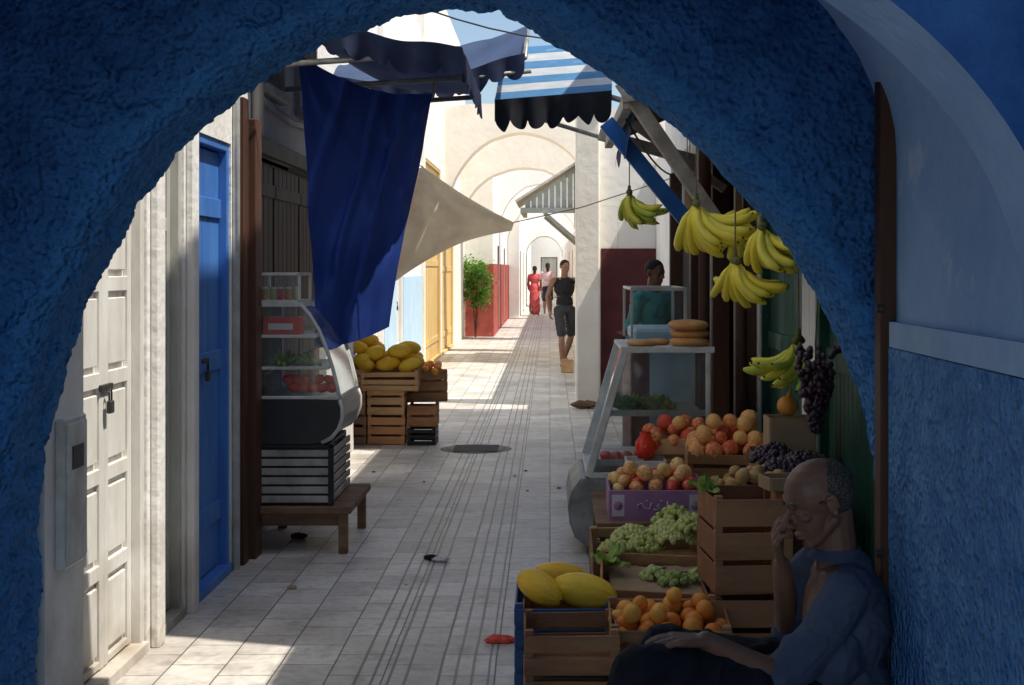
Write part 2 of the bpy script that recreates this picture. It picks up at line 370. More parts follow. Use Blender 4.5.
F_bread=mat('bread_crust',(.80,.44,.18),(.58,.26,.09),7,.7,.3,50,.003)
F_gourd=mat('gourd_skin',(.85,.38,.07),(.7,.28,.05),7,.5)

# ------------------------------------------------------------ ground
g=G(); g.quad((-150,-150,0),(150,-150,0),(150,150,0),(-150,150,0))
o=bpy.data.objects.new('ground',g.mesh('ground',[M_ground])); COL.objects.link(o); o["kind"]="structure"; tagtop(o,"dusty earth ground under the old town","ground")
g=G(); g.quad((-3.2,-6,.004),(3,-6,.004),(3,78,.004),(-3.2,78,.004))
o=bpy.data.objects.new('alley_paving',g.mesh('alley_paving',[M_pave])); COL.objects.link(o); o["kind"]="structure"; tagtop(o,"worn beige paving slabs with ribbed drainage strip","pavement")

# ------------------------------------------------------------ near arch building
PR=[(-1.705,-.02),(-1.705,.22),(-1.700,.6),(-1.695,.975),(-1.638,1.177),(-1.571,1.412),(-1.477,1.613),(-1.376,1.798),(-1.282,1.949),(-1.158,2.083),(-.99,2.218),
(-.839,2.308),(-.671,2.385),(-.504,2.449),(-.336,2.482),(-.201,2.470),(-.067,2.415),(.067,2.335),(.201,2.243),(.336,2.148),(.47,2.035),(.587,1.915),(.705,1.79),
(.802,1.66),(.893,1.51),(.968,1.355),(1.030,1.18),(1.066,1.0),(1.088,.808),(1.094,.64),(1.094,.3),(1.094,-.02)]
def catmull(P,step):
    out=[]; P=[Vector((a,b)) for a,b in P]
    for i in range(len(P)-1):
        p0=P[max(i-1,0)];p1=P[i];p2=P[i+1];p3=P[min(i+2,len(P)-1)]
        n=max(1,int((p2-p1).length/step))
        for k in range(n):
            t=k/n
            out.append(.5*((2*p1)+(p2-p0)*t+(2*p0-5*p1+4*p2-p3)*t*t+(3*p1-p0-3*p2+p3)*t**3))
    out.append(P[-1]); return out
pf=catmull(PR,.011)
nr=[]
for i in range(len(pf)):
    d=(pf[min(i+2,len(pf)-1)]-pf[max(i-2,0)]).normalized(); nr.append(Vector((-d.y,d.x)))
for _ in range(30):
    nr=[(nr[max(i-1,0)]+nr[i]+nr[min(i+1,len(nr)-1)]).normalized() for i in range(len(nr))]
YF,YB=4.27,4.70
sec=[(d,YF) for d in (1.9,1.4,1.1,.95,.85,.78)]+[(.75-.018*i,YF) for i in range(39)]+[(.045,YF+.006),(.035,YF+.014),(.018,YF+.032),(.006,YF+.055)]
sec+=[(0,YF+.075+.014*i) for i in range(22)]+[(.004,YB-.035),(.014,YB-.015),(.03,YB-.004),(.05,YB)]+[(.07+.05*i,YB) for i in range(6)]+[(.6,YB),(1.2,YB),(1.9,YB)]
g=G(); ns=len(sec); rimv=[]
for i,p in enumerate(pf):
    for j,(d,y) in enumerate(sec):
        q=p+nr[i]*d; P=Vector((q.x,y,q.y))
        near=1 if d<.76 else 0
        chip=max(0,noise.noise(P*10+Vector((5,2,1)))-.18)*.07 if d<.3 else 0
        a=noise.noise(P*5)*.014+noise.noise(P*20)*.009+abs(noise.noise(P*45))*.013+abs(noise.noise(P*85))*.006-chip
        if p.x>.2 : a*=.6
        if j<ns-3 and near:
            if d>.05: dirn=Vector((0,-1 if y<4.5 else 1,0))
            else: dirn=Vector((-nr[i].x,0,-nr[i].y))
            P+=dirn*a
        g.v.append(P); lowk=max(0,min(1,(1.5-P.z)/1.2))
        rimv.append(1.0 if d<.06 else max(0,.75*(1-d/.35))+.25*lowk)  # lit edge and lower jambs put into the colour as a paler blue
for i in range(len(pf)-1):
    for j in range(ns-1):
        g.f.append([i*ns+j,(i+1)*ns+j,(i+1)*ns+j+1,i*ns+j+1]); g.m.append(0); g.s.append(True)
VY=.35  # vault cut short here so light from behind fills the passage
passage=thing('passage_house',"rough blue plastered vaulted passage with round arch over alley","building",(0,0,0))
ao=part(passage,'arch',g,M_bstuc,"rough chipped dark blue stucco arch with painted-in lit rim")
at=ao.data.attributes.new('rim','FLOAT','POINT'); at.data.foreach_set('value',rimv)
def vault(hx,cx,zs,h,n=40):
    pts=[(cx+hx,0),(cx+hx,zs)]
    for i in range(1,n): t=math.pi*i/n; pts.append((cx+hx*math.cos(t),zs+h*math.sin(t)))
    pts+=[(cx-hx,zs),(cx-hx,0)]; return pts
vp=vault(1.46,-.44,1.95,.95)
g=G()
def vf(u,v):
    x,z=vp[round(u*(len(vp)-1))]; y=VY+(4.31-VY)*v; P=Vector((x,y,z)); k=.012*noise.noise(P*2.5)+.005*noise.noise(P*9)
    c=Vector((-.44,y,1.2)); return P+(c-P).normalized()*k
g.sheet(vf,len(vp)-1,60)
part(passage,'vault',g,M_bvault,"pale blue limewashed wall and vault")
bp=vault(1.455,-.44,1.5,.98,60)[1:-1]
vpi=vault(1.46,-.44,1.95,.95,60)[1:-1]
g=G()
def ribf(u,v):
    i=round(u*(len(bp)-1)); a=bp[i]; A=(vpi[i][0],vpi[i][1]+.06)
    return [(A[0],3.0,A[1]),(a[0],3.0,a[1]),(a[0],2.72,a[1]),(A[0],2.72,A[1])][round(v*3)]
g.sheet(ribf,len(bp)-1,3,mf=lambda i,j:1 if j==2 else 0,sm=False)
part(passage,'transverse_arch',g,[M_brib,M_ribface],"pale powder blue transverse arch rib")
g=G(); g.box(.996,1.05,VY,4.12,0,1.385,0); part(passage,'dado',g,M_bdado,"rough blue stucco dado")
g=G(); g.box(.998,1.05,VY,4.12,1.388,1.462); part(passage,'painted_band',g,M_ledge,"pale blue painted band above dado")
g=G(); g.box(.976,1.05,4.13,4.215,0,2.26,0,b=.006); part(passage,'wooden_post',g,M_brown,"dark brown wooden door post")
for z in(.78,1.5):
    g=G(); g.cyl((.979,4.12,z),(.96,4.12,z),.012,.012,10); part(passage,'hinge',g,M_iron)
g=G(); g.box(-4,3,VY,4.62,3.0,3.25); part(passage,'roof_slab',g,M_white)
g=G(); g.box(1.30,3.4,VY,4.68,0,3.0); part(passage,'side_wall',g,M_white)
g=G(); g.box(-4,-2.05,VY,4.66,0,3.0); part(passage,'side_wall',g,M_white)

# ------------------------------------------------------------ houses
def lhouse(label,x,y0,y1,h,ops,mt,depth=3.5,room=None,th=.3,dado=None):
    t=thing('house',label,"house",(x-.5,(y0+y1)/2,0))
    g=G(); g.wall('x',x,x-th,y0,y1,0,h,ops)
    if room: g.box(x-depth,x-th-.003,y0,y1,room+.1,h)
    else: g.box(x-depth,x-th-.003,y0,y1,0,h)
    part(t,'wall',g,mt)
    if room:
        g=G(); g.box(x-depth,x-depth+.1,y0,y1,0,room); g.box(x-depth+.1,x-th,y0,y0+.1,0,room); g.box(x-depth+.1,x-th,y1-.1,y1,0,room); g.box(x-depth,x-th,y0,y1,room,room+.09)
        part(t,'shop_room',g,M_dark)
    return t
def rhouse(label,x,y0,y1,h,ops,mt,depth=3.5,room=None,th=.3,hb=None):
    t=thing('house',label,"house",(x+.5,(y0+y1)/2,0))
    g=G(); g.wall('x',x,x+th,y0,y1,0,h,ops)
    if room: g.box(x+th+.003,x+depth,y0,y1,room+.1,h)
    else: g.box(x+th+.003,x+depth,y0,y1,0,h)
    part(t,'wall',g,mt)
    if room:
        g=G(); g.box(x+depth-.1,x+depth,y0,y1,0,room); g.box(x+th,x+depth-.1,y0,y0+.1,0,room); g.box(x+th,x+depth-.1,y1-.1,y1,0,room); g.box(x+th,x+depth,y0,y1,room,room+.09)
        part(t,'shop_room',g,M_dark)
    return t
def door(house,x,sgn,y0,y1,z1,leaves,rows,mt,name='door',label=None,planks=False,lock=True):
    X=lambda w:x+sgn*w
    g=G(); f=.045
    for a,b in((y0,y0+f),(y1-f,y1)): g.box(X(-.12),X(-.01),a,b,0.02,z1,b=.004)
    g.box(X(-.12),X(-.01),y0+f,y1-f,z1-f,z1,b=.004); g.box(X(-.12),X(0.01),y0,y1,0,.05,b=.004)
    d=part(house,name,g,mt,label)
    W=(y1-y0-2*f)/leaves
    for k in range(leaves):
        a=y0+f+k*W+.003; b=a+W-.006; g=G()
        g.box(X(-.10),X(-.07),a,b,.055,z1-f-.004)
        if planks:
            n=3
            for q in range(n):
                g.box(X(-.07),X(-.055),a+q*(b-a)/n+.003,a+(q+1)*(b-a)/n-.003,.06,z1-f-.01,b=.003)
            for z in (.35,z1*.5,z1-.35): g.box(X(-.055),X(-.04),a,b,z-.05,z+.05,b=.003)
        else:
            st=.05
            g.box(X(-.07),X(-.05),a,a+st,.055,z1-f-.005,b=.003); g.box(X(-.07),X(-.05),b-st,b,.055,z1-f-.005,b=.003)
            H=z1-f-.06
            for r in range(rows+1):
                z=.06+H*r/rows; g.box(X(-.07),X(-.05),a+st,b-st,max(.06,z-.03),min(z1-f-.005,z+.03),b=.003)
            for r in range(rows):
                z=.06+H*(r+.5)/rows; hh=H/rows/2-.055
                g.box(X(-.07),X(-.053),a+st+.02,b-st-.02,z-hh,z+hh,b=.012)
        part(d,'door_leaf',g,mt)
    if lock:
        g=G(); ym=(y0+y1)/2
        g.box(X(-.05),X(-.035),ym-.07,ym+.07,1.14,1.165,b=.003)
        g.box(X(-.035),X(-.015),ym-.022,ym+.022,1.05,1.10,b=.004)
        g.tube([(X(-.025),ym-.014,1.10),(X(-.025),ym-.014,1.135),(X(-.025),ym,1.15),(X(-.025),ym+.014,1.135),(X(-.025),ym+.014,1.10)],.004,6)
        part(d,'padlock',g,M_iron)
    return d

hL1=lhouse("whitewashed house with panelled doors and metal meter box",-1.7,4.71,7.55,6.4,[(5.09,5.9,-1,2.35),(6.08,6.5,-1,2.3),(6.66,7.46,-1,2.28)],M_white)
door(hL1,-1.7,1,5.09,5.9,2.35,2,6,M_wdoor,label="worn white double door with raised panels and padlock")
door(hL1,-1.7,1,6.08,6.5,2.3,1,5,M_gdoor,label="narrow grey panelled door",lock=False)
door(hL1,-1.7,1,6.66,7.46,2.28,2,5,M_bdoor,label="bright blue plank door",planks=True,lock=True)
g=G(); g.box(-1.70,-1.665,4.80,5.03,.58,1.10,b=.006); g.box(-1.665,-1.658,4.815,5.015,.6,1.08,b=.003)
mb=part(hL1,'meter_box',g,M_frame,"grey metal electricity meter box")
g=G(); g.box(-1.658,-1.654,4.86,4.97,.92,1.0); part(mb,'meter_window',g,M_grey)
for y in (6.0,6.58):
    g=G(); g.box(-1.70,-1.66,y-.05,y+.05,0,2.6,b=.01); part(hL1,'pilaster',g,M_white)
g=G(); g.tube([(-1.68,7.50,0),(-1.68,7.50,3.2),(-1.68,7.50,6)],.02,8); part(hL1,'drainpipe',g,M_frame)

hL2=lhouse("shop house with dark open front and brown timber posts",-1.74,7.56,12.4,6.4,[(7.95,10.9,-1,2.4),(8.35,8.95,2.75,3.4),(9.6,10.2,2.75,3.4)],M_white,room=2.6)
g=G(); g.box(-1.74,-1.66,7.60,7.72,0,2.55,b=.006); part(hL2,'timber_post',g,M_brown,"dark red brown timber door post")
g=G(); g.box(-1.74,-1.63,7.76,7.92,0,2.45,b=.006); part(hL2,'timber_post',g,M_brown,"dark red brown timber door post")
for a,b in((8.0,8.9),(8.92,9.8),(9.82,10.7)):
    g=G(); g.box(-1.80,-1.775,a,b,.02,2.28,b=.005)
    n=6
    for k in range(n): g.box(-1.775,-1.76,a+.01+k*(b-a-.02)/n+.004,a+.01+(k+1)*(b-a-.02)/n-.004,.05,2.26,b=.004)
    for z in(.4,1.25,2.1): g.box(-1.76,-1.745,a,b,z-.04,z+.04,b=.003)
    part(hL2,'shop_shutter',g,M_brown,"dark brown wooden shop shutter")
g=G(); g.box(-1.74,-1.70,7.95,10.9,2.3,2.4,b=.005); part(hL2,'lintel',g,M_brown)
for y in(8.35,9.6):
    g=G(); g.box(-1.78,-1.70,y-.05,y+.0,2.7,3.45,b=.004);g.box(-1.78,-1.70,y+.6,y+.65,2.7,3.45,b=.004);g.box(-1.78,-1.66,y-.05,y+.65,2.66,2.72,b=.004)
    for k in range(7): g.cyl((-1.73,y+.05+k*.085,2.72),(-1.73,y+.05+k*.085,3.42),.008,.008,6)
    w=part(hL2,'window',g,M_gdoor); g=G(); g.box(-1.80,-1.79,y,y+.6,2.75,3.4); part(w,'pane',g,M_glass)
g=G(); g.tube([(-1.70,8.15,2.4),(-1.70,8.15,4),(-1.70,8.15,6.2)],.035,10); part(hL2,'drainpipe',g,M_gdoor)
g=G(); g.tube([(-1.70,8.2,2.62),(-1.70,9.2,2.58),(-1.70,10.8,2.64)],.02,8); part(hL2,'conduit',g,M_gdoor)

hL3=lhouse("cream house beside the melon crates",-2.12,12.41,17.2,6.0,[(14.4,15.3,-1,2.2)],M_white); door(hL3,-2.12,1,14.4,15.3,2.2,2,4,M_bdoor,planks=True,label="blue plank door")
hL4=lhouse("white house with pale blue dado",-2.05,17.21,22.3,5.4,[(18.6,19.5,-1,2.15)],M_far); door(hL4,-2.05,1,18.6,19.5,2.15,2,4,M_wdoor,label="white panelled door")
for a,b in((17.25,18.58),(19.52,22.25)):
    g=G(); g.box(-2.05,-2.035,a,b,0,1.5); part(hL4,'dado',g,M_lblue)
hL5=lhouse("cream house with tall ochre wooden shutters",-2.0,22.31,33.0,6.6,[(22.5,25.6,-1,3.4),(26.0,29.0,-1,3.2)],M_cream)
door(hL5,-2.0,1,22.5,25.6,3.4,4,5,M_yellow,name='shop_shutter',label="tall ochre wooden shutters",lock=False,planks=True); door(hL5,-2.0,1,26.0,29.0,3.2,4,4,M_yellow,name='shop_shutter',lock=False,planks=True)
hL6=lhouse("white house with red painted dado",-1.35,33.01,45.5,5.2,[(36.0,37.2,-1,2.2),(41,42,-1,2.2),(38.5,39.3,2.4,3.2)],M_far)
for a,b in((33.0,35.98),(37.22,40.98),(42.02,45.5)):
    g=G(); g.box(-1.35,-1.33,a,b,0,1.72); part(hL6,'dado',g,M_red)
g=G(); g.box(-2.6,-1.33,32.97,32.999,0,1.72); part(hL6,'dado',g,M_red)
door(hL6,-1.35,1,36,37.2,2.2,2,4,M_maroon,label="dark red door"); door(hL6,-1.35,1,41,42,2.2,2,4,M_maroon,label="dark red door")
hL7=lhouse("distant white house along the alley",-1.0,45.51,74,5.6,[(47,48.2,-1,2.2),(52,53,-1,2.2),(60,61,-1,2.2)],M_far)
for a,b in((47,48.2),(52,53),(60,61)): door(hL7,-1.0,1,a,b,2.2,2,4,M_maroon,lock=False,label="red door")

hR1=rhouse("house with dark green folded shop shutters",1.25,4.71,6.75,4.5,[(4.95,6.6,-1,2.4)],M_white)
g=G(); g.box(1.27,3.5,5.25,6.74,4.503,7.4); part(hR1,'added_shade_block',g,M_white)  # unseen block added on the roof to shade alley floor and doors
door(hR1,1.25,-1,4.95,6.6,2.4,6,1,M_green,name='shop_shutter',label="dark green folding shop shutters",planks=True,lock=False)
hR2=rhouse("tall shop house with dark open front",1.25,6.76,15.2,5.3,[(6.95,8.35,-1,2.4),(8.55,13.2,-1,2.5)],M_white,room=2.7)
g=G(); g.box(1.27,3.5,6.77,7.6,5.303,7.4); part(hR2,'added_shade_block',g,M_white)  # added block continues the alley shading along this roof
door(hR2,1.25,-1,6.95,8.35,2.4,5,1,M_green,name='shop_shutter',label="dark green folding shop shutters",planks=True,lock=False)
for y in(8.5,9.7,11.2,13.1):
    g=G(); g.box(1.12,1.24,y-.05,y+.05,0,2.5,b=.006); part(hR2,'timber_post',g,M_brown,"dark timber shop post")
g=G(); g.box(1.13,1.23,8.45,13.1,2.5,2.62,b=.005); part(hR2,'lintel',g,M_beamw)
g=G()
for z in(.9,1.3,1.7,2.1): g.box(2.6,3.2,8.4,13,z,z+.03)
for y in(8.5,10,11.5,12.9): g.box(2.55,3.2,y-.02,y+.02,0,2.3)
shf=part(hR2,'shelf',g,M_wood2)
g=G()
for z in(.93,1.33,1.73,2.13):
    for k in range(24):
        y=8.6+k*.18; c=R.choice([0,0,1,2]); hh=R.uniform(.12,.25)
        g.cyl((2.75,y,z),(2.75,y,z+hh),.05,.045,8,m=c)
part(shf,'goods',g,[M_brcard,M_redcard,M_card])
hR2b=rhouse("low white house between the shops",1.25,15.21,16.5,2.9,[],M_white)
t3=thing('house',"white corner house with maroon dado and pillar","house",(1.5,16.9,0)); hR3=t3
g=G(); g.wall('x',.5,.8,16.51,28,0,2.35,[(19,20,-1,2.05),(23,24,-1,2.05)]); g.box(.803,4,16.72,28,0,2.35); g.box(.5,4,16.51,16.70,2.352,3.5); g.box(.803,4,16.51,16.717,0,2.35); part(t3,'wall',g,M_far)
door(hR3,.5,-1,19,20,2.05,2,4,M_maroon,label="maroon door");door(hR3,.5,-1,23,24,2.05,2,4,M_brown,label="brown door")
g=G(); g.box(.60,2.0,16.49,16.507,0,1.85); part(hR3,'dado',g,M_maroon)
g=G(); g.box(.30,.585,16.32,16.62,0,3.4,b=.02); g.box(.27,.61,16.29,16.65,3.4,3.52,b=.01); part(hR3,'pillar',g,M_cream,"pale plastered corner pillar")
def beam(g,a,b,w,h,m=0):
    a=Vector(a);b=Vector(b);d=(b-a); L=d.length; q=d.to_track_quat('X','Z').to_matrix().to_4x4(); q.translation=a
    g.box(0,L,-w/2,w/2,-h/2,h/2,m,M=q,b=.004)
g=G()
for k in range(12):
    y=23.6+k*.2; beam(g,(.55,y,3.46),(-.58,y,2.74),.17,.04)
part(hR3,'porch_roof',g,M_beamw,"small sloping slatted porch roof")
g=G()
n=9
for k in range(n):
    x0=-.42+k*.92/n; x1=x0+.92/n-.012; zt=lambda x:3.40-(.5-x)*.64
    g.add([(x0,23.7,2.62),(x1,23.7,2.62),(x1,23.7,zt(x1)-.05),(x0,23.7,max(2.63,zt(x0)-.05)),(x0,23.73,2.62),(x1,23.73,2.62),(x1,23.73,zt(x1)-.05),(x0,23.73,max(2.63,zt(x0)-.05))],[[0,1,2,3],[7,6,5,4],[0,3,7,4],[1,5,6,2],[0,4,5,1],[3,2,6,7]])
part(hR3,'porch_gable',g,M_pgrey,"faded grey slatted gable boards")
g=G(); g.box(.45,.7,23.4,26.2,2.352,3.6,b=.01); part(hR3,'parapet',g,M_far)
g=G(); g.box(-.5,.5,23.62,23.70,2.55,2.64,b=.006); g.box(-.5,-.42,23.70,26.0,2.55,2.64,b=.006); part(hR3,'porch_beam',g,M_pgrey)
for y in(23.7,25.8):
    g=G(); beam(g,(.49,y,2.05),(-.1,y,2.56),.05,.06); part(hR3,'porch_bracket',g,M_pgrey)
hR4=rhouse("distant white house with dark doorway",.52,28.01,74,2.4,[(32,33,-1,2.05),(38,39,-1,2.05),(50,51,-1,2.05)],M_far)
for a in(32,38,50): door(hR4,.52,-1,a,a+1,2.05,2,4,M_brown,lock=False,label="brown door")
t=thing('house',"white house closing the far end of the alley","house",(0,76,0)); g=G(); g.wall('y',75,75.3,-6,6,0,7,[(-.5,.4,-1,2.2)]); g.box(-6,6,75.4,79,0,7); part(t,'wall',g,M_far)
g=G(); g.box(-.45,.35,75.15,75.2,.02,2.15,b=.01); part(t,'door',g,M_gdoor)

GA="whitewashed arches spanning the alley"
def xarch(label,x0,x1,y0,y1,zs,h,ztop,mt,n=36,rim=.0):
    c=(x0+x1)/2;hw=(x1-x0)/2
    pr=[(c-hw*math.cos(math.pi*i/n)+.02*noise.noise(Vector((i*.4,y0,0))),zs+h*math.sin(math.pi*i/n)+.02*noise.noise(Vector((i*.4,y0,5)))) for i in range(n+1)]
    zt=lambda x:ztop-.10*((x-c)/hw)**2+.03*math.sin(x*3)
    g=G()
    for i in range(n):
        a,b=pr[i],pr[i+1]
        g.add([(a[0],y0,a[1]),(b[0],y0,b[1]),(b[0],y0,zt(b[0])),(a[0],y0,zt(a[0]))],[[0,1,2,3]])
        g.add([(a[0],y1,a[1]),(b[0],y1,b[1]),(b[0],y1,zt(b[0])),(a[0],y1,zt(a[0]))],[[3,2,1,0]])
        g.add([(a[0],y0,a[1]),(b[0],y0,b[1]),(b[0],y1,b[1]),(a[0],y1,a[1])],[[0,3,2,1]],0,None,True)
        g.add([(a[0],y0,zt(a[0])),(b[0],y0,zt(b[0])),(b[0],y1,zt(b[0])),(a[0],y1,zt(a[0]))],[[0,1,2,3]],0,None,True)
    solo('buttress_arch',g,mt,label,"arch",group=GA)
xarch("thick cream buttress arch between houses",-2.0,.9,26.6,27.2,2.45,1.75,4.75,M_cream)
xarch("thick cream buttress arch between houses",-2.0,.9,31.0,31.8,2.5,1.35,4.6,M_cream)
xarch("white buttress arch between houses",-1.35,.9,37,37.6,2.5,1.35,4.6,M_far)
xarch("white buttress arch between houses",-1.35,.9,44,44.8,2.3,1.3,4.3,M_far)
xarch("low vaulted arch at far end of alley",-1.0,.52,58,60,2.1,.85,4.6,M_far)

# plant
t=thing('shrub',"bright green leafy shrub growing against red wall","plant",(-1.74,32.6,0))
g=G()
for k in range(5):
    a=k*1.25; g.tube([(-1.74,32.7,0),(-1.74+.03*math.cos(a),32.7,.4),(-1.74+.08*math.cos(a),32.62+.06*math.sin(a),.9),(-1.74+.18*math.cos(a),32.6+.12*math.sin(a),1.4+.1*math.sin(k*3))],[.016,.014,.010,.005],6)
part(t,'stem',g,M_wood2)
g=G()
for k in range(1900):
    cl=k%11; cx=-1.73+.24*math.sin(cl*2.4); cy=32.5+.14*math.cos(cl*1.7); cz=.85+.085*cl
    d=Vector((R.gauss(0,.11),R.gauss(0,.10),R.gauss(0,.10))); p=Vector((cx,cy,cz))+d
    q=Euler((R.uniform(-1,1),R.uniform(-1,1),R.uniform(0,6))).to_matrix(); s=R.uniform(.03,.055)
    g.add([p+q@Vector(v)*s for v in((-1,0,0),(0,-.5,.1),(1,0,0),(0,.5,.1))],[[0,1,2,3]])
part(t,'foliage',g,F_leaf)

# ------------------------------------------------------------ awnings, tarps
def lerp(a,b,t): return Vector(a)*(1-t)+Vector(b)*t
TL,TR,BL,BR=(-1.48,8.3,2.88),(-.77,9.2,2.76),(-1.38,8.3,1.15),(-1.04,9.0,1.24)
def tarpf(u,v):
    top=lerp(TL,TR,u); bot=lerp(BL,BR,u); p=lerp(top,bot,v)
    p.z-=.08*math.sin(math.pi*u)*(1-v)**2+.03*math.sin(math.pi*u)*v
    f=noise.noise(Vector((u*2.2,v*2.2,1)))*.18+noise.noise(Vector((u*5+v*3,v*3,4)))*.04
    def sm(r,w): return math.cos(math.pi*.5*r/w)**2 if r<w else 0
    s=u*1.1+v*.7; f+=.05*sm(abs(noise.noise(Vector((s*2.6,(v-u)*1.2,9)))),.35)
    f+=.03*sm(abs(noise.noise(Vector(((u-v)*2.4,(v+u)*.8,19)))),.3)
    for cu,cv in((0,0),(1,0)):
        dd=math.hypot((u-cu),(v-cv)*1.6); an=math.atan2((v-cv),(u-cu)); f+=.018*math.sin(an*9)*math.exp(-dd*2.2)*min(1,dd*5)
    p.y-=f
    return p
t=thing('hanging_tarpaulin',"dark blue tarpaulin hung as sunshade beside shop front","tarpaulin",(-1.1,8.7,1.2))
g=G(); g.sheet(tarpf,90,90); part(t,'sheet',g,M_tarp)
for pts in([TL,(-1.7,8.2,3.0)],[TR,(-.76,9.3,3.0)],[BL,(-1.66,8.1,1.0)]):
    g=G(); g.tube(pts,.008,6); part(t,'rope',g,M_rope)

def scallop(g,fn,u_n,z0,dz,per,m=0):
    def f(u,v):
        p=Vector(fn(u)); s=abs(math.sin(u*math.pi*per))**.6
        s=s*(.8+.4*noise.noise(Vector((u*per*.9,0,dz*9)))); p.z+=z0-(dz*(.6+.36*s))*v; p.y+=.035*math.sin(u*per*4+1)*v; p.x+=.012*math.sin(u*per*5)*v; return p
    g.sheet(f,u_n,4,m)
aw=lambda u,v:3.30-.42*u-.10*math.sin(u*math.pi)-.09*math.sin(v*math.pi*3)**2*math.sin(u*math.pi)+.03*noise.noise(Vector((u*4,v*7,0)))
t=thing('shop_awning',"sagging navy canvas awning with ragged valance above display case","awning",(-1.0,9.5,2.8))
g=G(); g.sheet(lambda u,v:(-1.72+1.22*u,8.0+2.2*v,aw(u,v)),24,40); part(t,'canopy',g,M_awnd)
g=G(); scallop(g,lambda u:(-1.72+1.22*u,7.99,aw(u,0)),120,0,.20,9); part(t,'valance',g,M_awnd)
g=G(); scallop(g,lambda u:(-.50,8.0+2.2*u,aw(1,u)),160,0,.2,12); part(t,'valance',g,M_awnd)
g=G()
for y in(8.05,9.1,10.15): g.tube([(-1.72,y,2.78),(-.52,y,2.86)],.018,8)
g.tube([(-.52,8.05,2.86),(-.52,10.2,2.86)],.018,8); part(t,'frame',g,M_metal)
t=thing('overhead_canvas',"slate blue canvas sheet stretched overhead between buildings","awning",(-1.0,12.0,3.3))
ov=lambda u,v:3.15+.62*v+.18*u-.16*math.sin(math.pi*u)+.05*math.sin(v*8+u*3)+.05*noise.noise(Vector((u*4,v*4,3)))
g=G(); g.sheet(lambda u,v:(-1.9+1.70*u,11.2+2.0*v,ov(u,v)),24,24); part(t,'sheet',g,M_awns)
g=G(); scallop(g,lambda u:(-1.9+1.70*u,11.19,ov(u,0)),120,0,.22,12); part(t,'valance',g,M_awnd)
g=G(); g.tube([(-1.95,11.22,3.0),(-.15,11.22,3.2)],.02,8); g.tube([(-.2,11.2,3.3),(-.2,13.2,3.95)],.02,8);part(t,'frame',g,M_metal)
t=thing('shop_awning',"blue and white striped awning with black scalloped valance","awning",(.1,13.5,3.0))
st=lambda u,v:3.06+.08*u+.85*v-.03*math.sin(math.pi*v)
g=G(); g.sheet(lambda u,v:(-.47+1.0*u+.15*v*(u-.2),12+2.6*v,st(u,v)),24,28,mf=lambda i,j:0 if (j//4)%2==0 or j>23 else 1); part(t,'canopy',g,[M_awnb,M_awnw])
g=G(); scallop(g,lambda u:(-.47+1.0*u,11.98,st(u,0)),120,0,.30,7); part(t,'valance',g,M_fringe)
g=G(); g.sheet(lambda u,v:(-.475,12+2.6*u,st(0,u)-.2*v),30,2); part(t,'valance',g,M_fringe)
g=G(); g.tube([(-.47,12.02,3.02),(.53,12.02,3.10)],.02,8); g.tube([(-.45,12.02,3.01),(1.25,14.0,2.7)],.02,8); g.tube([(.51,12.02,3.09),(1.25,12.2,2.9)],.025,8); part(t,'frame',g,M_metal)
t=thing('stall_canopy',"dark corrugated lean-to canopy on painted wooden braces","canopy",(.9,8.5,2.5))
g=G(); g.sheet(lambda u,v:(.50+.75*u+.02*math.sin(v*40),6.9+4.1*v,2.66+.34*u+.018*math.sin(v*4.1*2*math.pi/.09)),2,280,sm=True); part(t,'roof_sheet',g,M_wood2)
for a,b,w,h in(((.42,8.25,2.72),(1.02,8.35,1.86),.05,.085),((.46,8.3,2.60),(.46,11.0,2.60),.06,.08),((.42,8.22,2.62),(1.22,8.22,2.78),.05,.07),((.50,9.6,2.66),(1.20,9.62,2.16),.04,.06),((.38,10.9,2.66),(1.2,10.9,2.44),.04,.09)):
    g=G(); beam(g,a,b,w,h); part(t,'brace',g,M_beamw,"weathered pale wooden brace")
g=G(); beam(g,(.36,9.0,2.56),(.90,9.02,1.90),.05,.10); part(t,'brace',g,M_beamb,"bright blue diagonal brace")
for y in(7.1,7.9,8.7,9.3,9.9,10.4,10.8):
    g=G(); beam(g,(.5,y,2.62),(1.24,y,2.95),.04,.06); part(t,'rafter',g,M_wood2)
g=G(); beam(g,(1.0,6.1,2.33),(1.0,8.4,2.33),.04,.05); part(t,'hanging_rail',g,M_brown)
for x,y in((1.12,8.2),(.93,8.45)):
    g=G(); g.cyl((x,y,0),(x,y,2.6),.035,.035,10); part(t,'post',g,M_brown)
g=G(); g.sheet(lambda u,v:(.50+.02*math.sin(v*5),8.6+1.7*u,2.62-(.20+.10*abs(math.sin(u*7)))*v+.0*u),40,6); part(t,'cloth_fringe',g,M_awns,"ragged blue cloth hanging from canopy edge")
for k,(x,y,z,c) in enumerate(((.98,8.9,2.15,M_card),(1.05,9.3,2.1,M_redcard),(1.0,9.9,2.12,M_brcard),(1.02,10.3,2.05,M_lblue))):
    g=G(); g.sheet(lambda u,v:(x+.03*math.sin(u*5),y+.22*u,z+.22-.42*v+.02*math.sin(u*8)),8,8); g.tube([(x,y+.11,z+.2),(x,y+.11,2.6)],.004,5); solo('hanging_bag',g,c,"thin shopping bag hanging from canopy rafter","bag",group="bags hanging in the shop front")
A,B,C,D=(-1.18,13.0,2.56),(-.34,13.2,2.05),(-1.40,12.6,1.56),(-2.05,13.6,2.3)
